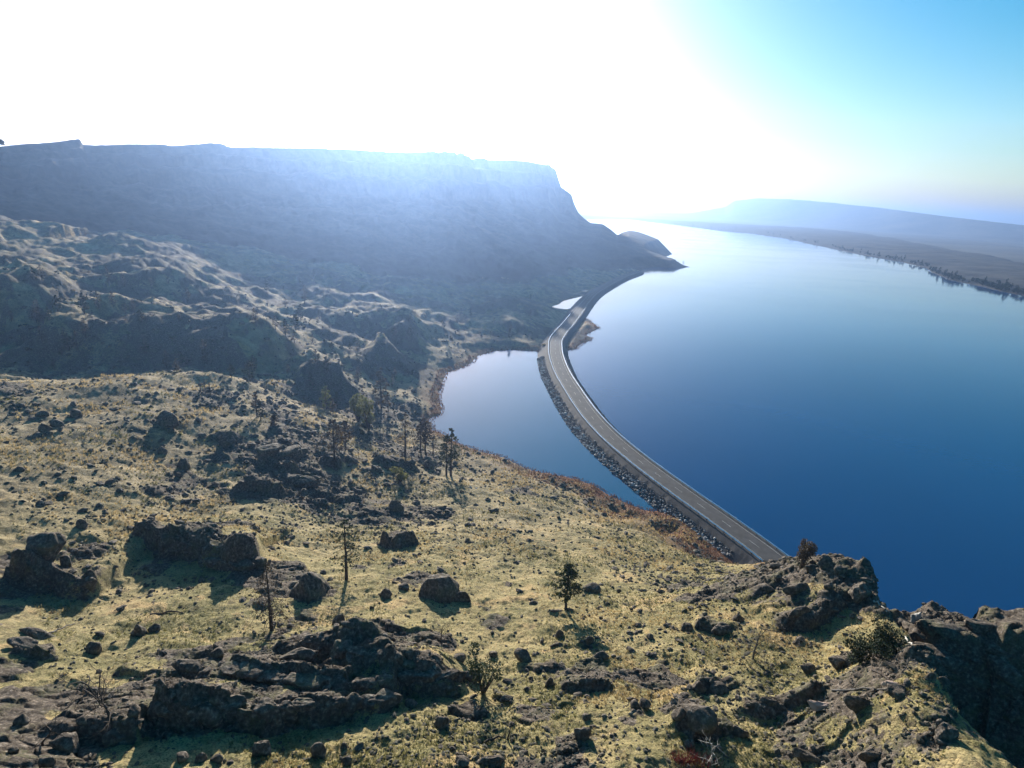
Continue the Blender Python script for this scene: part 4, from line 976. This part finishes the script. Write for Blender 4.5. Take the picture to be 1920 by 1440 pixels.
# (foot x, y, top y in the photograph, builder, name, category, label)
def T_(fx, fy, ty): return (fx, fy, ty)
TREES = [
 (510,1182,1070,lambda h: conifer(h,1,.26,.12,70,7,.26,.75,M_SPARSE,M_BARK),"pine_tree","pine tree","drooping half bare pine standing on the flat slab left of the tall boulder"),
 (1060,1142,1066,lambda h: conifer(h,2,.27,.3,60,34,.34,.05,M_PINE),"pine_tree","pine tree","lone green pine with a clean trunk on the open slope below the shrubs"),
 (650,1086,985,lambda h: conifer(h,3,.24,.22,64,12,.32,.15,M_PINE),"pine_tree","pine tree","thin hazy green pine rising above the tall rounded boulder"),
 (905,1300,1222,lambda h: bushy(h,h*.6,4,1500,.26,M_PINE),"bushy_pine","pine tree","short bushy green pine at the right end of the dark ledges"),
 (845,892,808,lambda h: conifer(h,6,.24,.3,50,20,.5,.1,M_PINE,two=True),"pine_tree","pine tree","full pine with two trunks at the corner of the bay shore"),
 (760,856,776,lambda h: conifer(h,7,.22,.25,60,9,.5,.2,M_SPARSE),"pine_tree","pine tree","tall sparse brown pine on the flat by the bay"),
 (797,846,786,lambda h: conifer(h,8,.3,.3,50,18,.6,.1,M_SPARSE,two=True),"pine_tree","pine tree","grey brown pine between the tall sparse one and the bay corner"),
 (812,850,815,lambda h: conifer(h,9,.2,.2,40,6,.4,.1,M_SPARSE),"pine_tree","pine tree","small bare pine just left of the twin trunk pine"),
 (628,872,792,lambda h: conifer(h,10,.28,.3,60,14,.5,.15,M_SPARSE),"pine_tree","pine tree","dark sparse pine left of the big slope boulder, with a long shadow"),
 (648,842,790,lambda h: conifer(h,11,.26,.35,50,16,.5,.1,M_SPARSE),"pine_tree","pine tree","thin pine directly above the big slope boulder"),
 (692,806,745,lambda h: bushy(h,h*.6,12,1600,.8,M_YEL),"leafy_tree","tree","bushy yellow green tree in the shade left of the bay flat"),
 (672,792,742,lambda h: bushy(h,h*.55,13,1300,.8,M_YEL),"leafy_tree","tree","narrower green tree just left of the bushy yellow green one"),
 (715,765,692,lambda h: conifer(h,14,.17,.1,50,20,.8,.1,M_SPARSE),"pine_tree","pine tree","tall narrow brown tree in the shade left of the bay inlet"),
 (612,768,724,lambda h: conifer(h,15,.22,.1,50,20,.7,.1,M_YEL),"pine_tree","pine tree","pale conical tree on the shadowed slope"),
 (750,905,878,lambda h: bushy(h,h*1.1,16,1200,.4,M_YEL),"leafy_shrub","shrub","green rounded shrub below the tall sparse bay pine"),
 (515,800,776,lambda h: conifer(h,17,.25,.15,40,16,.5,.1,M_SPARSE),"pine_tree","pine tree","small brown pine on the stony slope below the triple snags"),
 (482,782,736,lambda h: conifer(h,18,.2,.3,45,7,.5,.1,M_SPARSE),"pine_tree","pine tree","thin bare pine on the stony slope right of the triple snags"),
 (1504,1062,1013,lambda h: bushy(h,h*.72,20,2400,.24,M_SPARSE),"leafy_tree","tree","fuzzy brown green tree peeping over the bluff tip against the lake"),
 (1650,1235,1140,lambda h: bushy(h*.62,h*.85,22,4200,.20,M_JUN,lobes=12),"juniper","juniper tree","dense dark green juniper hugging the bluff rim"),
 (1615,1245,1190,lambda h: bushy(h*.7,h*.9,23,2400,.2,M_JUN),"juniper","juniper tree","lower dark green juniper mound touching the left of the rim juniper"),
 (205,535,498,lambda h: conifer(h,30,.12,.2,40,5,.7,.1,M_SPARSE),"pine_tree","pine tree","single thin far snag pine on the sunlit knolls at upper left"),
 (4,275,263,lambda h: conifer(h,31,.4,.3,40,20,1.2,.1,M_JUN),"pine_tree","pine tree","tiny pine on the skyline of the mesa at the left frame edge"),
]
DEAD = [
 (205,1372,1270,dict(seed=41,spread=.8,levels=3,thick=.028,gnarl=.6,nb=14,start=.35),"dead_tree","gnarled dead tree with a dense tangle of bare limbs at lower left",M_BARK),
 (80,1400,1352,dict(seed=42,spread=.5,levels=2,thick=.03,gnarl=.5,nb=8,start=.2),"dead_shrub","bare dead shrub standing on rocks at the bottom left corner",M_BARK),
 (1412,1236,1160,dict(seed=43,spread=.5,levels=3,thick=.02,gnarl=.35,nb=12,start=.25),"dead_tree","bare dead tree with drooping twigs on the open bluff",M_DEAD),
 (951,1386,1355,dict(seed=44,spread=.3,levels=1,thick=.03,gnarl=.2,nb=3,start=.4),"dead_snag","short broken snag beside a fallen log at bottom centre",M_BARK),
 (376,734,708,dict(seed=45,spread=.2,levels=1,thick=.03,gnarl=.08,nb=4,start=.4),"burnt_snag","left one of the three burnt snags on the meadow crest",M_BARK),
 (385,735,706,dict(seed=46,spread=.2,levels=1,thick=.03,gnarl=.08,nb=4,start=.4),"burnt_snag","middle one of the three burnt snags on the meadow crest",M_BARK),
 (393,733,702,dict(seed=47,spread=.2,levels=1,thick=.034,gnarl=.08,nb=4,start=.4),"burnt_snag","right and thickest one of the three burnt snags on the meadow crest",M_BARK),
 (1465,1180,1160,dict(seed=48,spread=1.2,levels=2,thick=.03,gnarl=.6,nb=10,start=.1),"dead_shrub","flat tangle of grey brush on the bluff below the top slab",M_DEAD),
 (1495,1212,1190,dict(seed=49,spread=1.2,levels=3,thick=.02,gnarl=.6,nb=12,start=.05),"dead_shrub","wide low dead brush right of the bare dead tree",M_DEAD),
 (1335,1432,1392,dict(seed=52,spread=.6,levels=2,thick=.02,gnarl=.4,nb=9,start=.15),"dead_shrub","pale bare shrub stems above the dark red twigs at the bottom",M_PALEW),
 (1690,1262,1230,dict(seed=53,spread=.8,levels=2,thick=.03,gnarl=.5,nb=8,start=.2),"dead_shrub","bare crooked stems right of the juniper foot",M_DEAD),
 (828,1205,1165,dict(seed=54,spread=.5,levels=3,thick=.02,gnarl=.4,nb=10,start=.1),"dead_shrub","wispy leafless shrub below the shadow of the pyramid boulder",M_BARK),
]
tp = pick([(t[0], t[1]) for t in TREES]); dp_ = pick([(t[0], t[1]) for t in DEAD])
for t, p in zip(TREES, tp):
    if t[0] == 4: p = np.array(at_dist(4, 275, 641))
    m, dl = px_scale(p); h = (t[1] - t[2]) * m / math.cos(dl) * 1.02
    plant(t[4], t[5], t[6], p, t[3](h))
for t, p in zip(DEAD, dp_):
    m, dl = px_scale(p); h = (t[1] - t[2]) * m / math.cos(dl)
    plant(t[4], "dead tree" if "tree" in t[4] or "snag" in t[4] else "dead shrub", t[5], p, dead(h * (1.0 if t[3]['levels'] < 3 else .8), mat=t[6], **t[3]), ("trunk", "branches"))
# other trees that the photograph shows as a scatter in the shaded middle ground
g = np.random.default_rng(77)
c_bare = conifer(9, 61, .2, .2, 36, 7, .6, .15, M_SPARSE); c_green = conifer(9, 62, .24, .15, 36, 14, .7, .1, M_JUN)
pts = [(g.uniform(20, 700), g.uniform(520, 700)) for _ in range(60)] + [(g.uniform(420, 740), g.uniform(700, 800)) for _ in range(14)] + [(g.uniform(700, 1000), g.uniform(560, 640)) for _ in range(16)]
for (q, p) in zip(pts, pick(pts)):
    if p[2] < 1.2 or math.hypot(p[0], p[1]) > 900: continue
    plant("pine_tree", "pine tree", "small hazy pine scattered in the shaded valley under the mesa", p, c_bare if g.random() < .55 else c_green, group="small pines in the shaded valley", sc=float(g.uniform(.5, 1.1)))
# bare trees on the peninsula and trees on the far bank
pen = [(1247,489),(1253,489),(1259,490),(1266,491),(1272,492),(1281,494),(1238,452),(1244,454)]
for (x_, y_) in pen:
    X0, Y0 = on_level(x_, y_ + 2, .8)
    plant("shore_tree", "tree", "bare thin tree on the narrow spit jutting into the lake", (X0, Y0, float(H(np.array([X0]), np.array([Y0]))[0])), c_bare, group="bare trees on the spit", sc=float(g.uniform(.7, 1.1)))
bankt = bushy(9, 8, 66, 260, 1.7, M_JUN, lobes=4); bankc = conifer(12, 67, .2, .05, 26, 9, 1.5, .1, M_JUN)
xs = np.r_[g.uniform(1555, 1930, 95), g.uniform(1745, 1935, 70), g.uniform(1260, 1560, 25)]
for x_ in xs:
    yl = np.interp(x_, [p[0] for p in RB_EDGE], [p[1] for p in RB_EDGE]) - abs(g.normal(0, 2.0 + max(0, (x_ - 1740) / 60))) - .8
    X0, Y0 = on_level(x_, yl, 0.5); z0 = float(H(np.array([X0]), np.array([Y0]))[0])
    if z0 < 0: continue
    plant("shore_tree", "tree", "dark tree lining the opposite shore of the lake", (X0, Y0, z0), bankc if g.random() < .3 else bankt, group="trees along the opposite shore", sc=float(g.uniform(.5, 1.15)))

# ------------------------------------------------------------------ fallen wood
LOGS = [((282,1153),(346,1151),.16,"straight dark fallen log lying across the grass behind the central knoll",M_BARK,9),
        ((92,1188),(141,1170),.13,"forked fallen branch with a pale broken end near the left edge",M_DEAD,3),
        ((905,1394),(948,1380),.14,"fallen log at the foot of the short broken snag",M_BARK,4),
        ((1560,1296),(1690,1300),.12,"long grey fallen limb across the bluff below the juniper",M_DEAD,5),
        ((1636,1258),(1710,1318),.12,"dark curved fallen limb crossing the pinkish slab",M_BARK,6),
        ((1510,1312),(1552,1322),.07,"thin dark fallen branch beside the orange grass tuft",M_BARK,3),
        ((1638,1128),(1662,1150),.13,"bleached log hanging over the bluff rim beside the big rock",M_PALEW,1),
        ((1697,1196),(1722,1222),.12,"bleached log lying along the rim below the juniper",M_PALEW,1),
        ((1205,1222),(1240,1240),.06,"thin fallen branch in the rocky strip at centre right",M_BARK,4)]
lg = pick([q for L in LOGS for q in (L[0], L[1])])
for i, L in enumerate(LOGS):
    p0, p1 = lg[2*i], lg[2*i+1]; W = Wood(); g = np.random.default_rng(90 + i)
    P = [p0 + (p1 - p0) * t for t in np.linspace(0, 1, 7)]; P = np.array(P)
    P[:,2] = np.maximum(P[:,2], H(P[:,0], P[:,1])) + L[2] * .8
    c0 = P[0].copy(); P = P - c0; P[1:-1] += g.normal(0, .1, (5, 3))
    W.tube(P, [L[2] * (1 - .5 * t) for t in np.linspace(0, 1, 7)], 7)
    root = link("fallen_log", W.mesh("fallen_log", L[4]), label=L[3], category="fallen log"); root.location = c0
    W2 = Wood(); LL = np.linalg.norm(P[-1])
    for k in range(L[5]):
        q = P[0] + (P[-1] - P[0]) * g.uniform(.1, 1); d = np.array([g.normal(0, .4), g.normal(0, .4), 1.0]); W2.tube([q, q + d * LL * .1, q + d * LL * .22 + g.normal(0, .1, 3)], [L[2] * .3, L[2] * .2, .01], 3)
    if L[5] > 1: link("branches", W2.mesh("branches", L[4]), root)

# ------------------------------------------------------------------ grass, brush and reeds
def tuft_shape(seed, n=6, lean=.5, wd=.12):
    g = np.random.default_rng(seed); V = []; F = []
    for k in range(n):
        th = g.uniform(0, 6.28); d = np.array([math.cos(th), math.sin(th)]); b = d * g.uniform(0, .3); p = np.array([-d[1], d[0]]) * wd
        tip = b + d * lean * g.uniform(.3, 1); z = g.uniform(.6, 1)
        i = len(V); V += [(b[0] - p[0], b[1] - p[1], -.1), (b[0] + p[0], b[1] + p[1], -.1), (tip[0], tip[1], z)]; F.append((i, i + 1, i + 2))
    return np.array(V), np.array(F)
tufts = [tuft_shape(k) for k in range(8)]
stalks = [tuft_shape(20 + k, 8, .35, .05) for k in range(6)]
M_TUFT = mat_simple("dry_bunchgrass", (0.26, 0.195, 0.09), (0.52, 0.39, 0.19), .25, .8, trans=.45)
M_GTUFT = mat_simple("green_bunchgrass", (0.095, 0.095, 0.035), (0.24, 0.215, 0.085), .3, .8, trans=.45)
M_REED = mat_simple("red_brown_reeds", (0.085, 0.042, 0.028), (0.19, 0.10, 0.06), .4, .85, trans=.35)
M_SAGE = mat_simple("dark_sagebrush", (0.045, 0.042, 0.03), (0.11, 0.10, 0.075), .8, .95, trans=.1)
def field(n, a0, a1, r0, r1, seed, bias=1.0):
    g = np.random.default_rng(seed); a_ = np.radians(g.uniform(a0, a1, n)); q = r0 * np.exp(g.uniform(0, 1, n) ** bias * math.log(r1 / r0))
    x_ = q * np.sin(a_); y_ = q * np.cos(a_); z_, I = H(x_, y_, True); u, v, d = to_px(x_, y_, z_)
    return x_, y_, z_, I, q, a_, g, (u > -30) & (u < 1950) & (v < 1470) & (I['sd'] > .3) & (I['sb'] < 0) & ~((I['gul'] > 2) & (q < 76))
x_, y_, z_, I, q, a_, g, vis = field(110000, -45, 46, 33, 260, 301, 1.1)
pat = fbm(x_, y_, 9, 4, 310)
k = vis & (I['rk_shade'] < .45) & (g.uniform(0, 1, len(x_)) < sstep(-.5, .5, pat)) & (I['sd'] > 4)
S = g.uniform(.18, .5, len(x_)) * np.clip(q / 90, .8, 2.2)
tan = (fbm(x_, y_, 14, 3, 320) + .4 * g.normal(size=len(x_)) * .5 + .25 * (q - 90) / 90) > .1
scatter("dry_bunchgrass", tufts, x_[k & tan], y_[k & tan], z_[k & tan], S[k & tan], M_TUFT)
scatter("green_bunchgrass", tufts, x_[k & ~tan], y_[k & ~tan], z_[k & ~tan], S[k & ~tan] * .8, M_GTUFT)
x_, y_, z_, I, q, a_, g, vis = field(34000, -45, 46, 33, 420, 302, .9)
pat = fbm(x_, y_, 16, 4, 330)
k = vis & (g.uniform(0, 1, len(x_)) < .12 + .7 * sstep(.0, .7, pat)) & (I['sd'] > 3)
S = g.uniform(.10, .34, len(x_)) * np.clip(q / 90, .8, 3.0)
sage = [rock_shape(1, 6000 + i, cuts=0, sx=1, sy=1, sz=.75, rough=.5) for i in range(6)]
scatter("sagebrush", sage, x_[k], y_[k], z_[k], S[k], M_SAGE)
# reddish reeds and brush round the bay
x_, y_, z_, I, q, a_, g, vis = field(150000, -12, 30, 120, 560, 303)
lim = 5 + 9 * sstep(-.3, .6, fbm(x_, y_, 25, 3, 340)) * (a_ > .02) + 8 * (a_ > .16)
gd = np.exp(-((x_ - gx) ** 2 + (y_ - gy) ** 2) / 20 ** 2) * (a_ > .18)
k = (I['sd'] > -1.5) & ((I['sd'] < lim) | (g.uniform(0, 1, len(x_)) < gd)) & (I['sb'] < 0) & (z_ < 9) & (g.uniform(0, 1, len(x_)) < .75)
S = g.uniform(.35, 1.0, len(x_)) * np.clip(q / 220, .8, 1.6)
k &= (np.cumsum(k) < 16000)
scatter("shore_reeds", stalks, x_[k], y_[k], np.maximum(z_[k], 0), S[k], M_REED)
# dark red twig thicket at the bottom edge
P3 = pick([(1290, 1432), (1022, 652)])
W = Wood(); g = np.random.default_rng(400); m, _ = px_scale(P3[0])
for i in range(420):
    b = np.array([g.normal(0, 22 * m), g.normal(0, 9 * m), -.1]); d = np.array([g.normal(0, .35), g.normal(0, .35), 1]) * g.uniform(.35, 1.1)
    W.tube([b, b + d * .5 + g.normal(0, .05, 3), b + d], [.022, .015, .005], 3)
me = W.mesh("red_twig_shrub", M_TWIGR)
o = link("red_twig_shrub", me, label="dark red leafless twig thicket at the bottom edge right of centre", category="shrub"); o.location = P3[0]
plant("leafy_shrub", "shrub", "round pale shrub at the far left end of the causeway", P3[1], bushy(3.2, 5, 410, 900, .5, M_TUFT))
rail(1, 6, 205, "guardrail", "steel guardrail on the bay side of the curving causeway road")
rail(-1, 6, 225, "guardrail", "bright steel guardrail on the open lake side of the curving causeway")
# ------------------------------------------------------------------ haze in the valley air
hz = bpy.data.materials.new("valley_haze"); hz.use_nodes = True
hn = hz.node_tree.nodes; hn.clear(); ho = hn.new("ShaderNodeOutputMaterial"); hv = hn.new("ShaderNodeVolumePrincipled")
hv.inputs['Color'].default_value = (0.34, 0.54, 1.0, 1); hv.inputs['Density'].default_value = 1.5e-4; hv.inputs['Anisotropy'].default_value = 0.7
hz.node_tree.links.new(hv.outputs[0], ho.inputs['Volume'])
bx = [(-16500, -11500), (16500, -11500), (16500, 21500), (-16500, 21500)]
me = bpy.data.meshes.new("haze"); me.from_pydata([(p[0], p[1], z) for z in (-6, 420) for p in bx], [], [(3,2,1,0),(4,5,6,7),(0,1,5,4),(1,2,6,5),(2,3,7,6),(3,0,4,7)])
me.materials.append(hz); link("haze", me, kind="stuff")
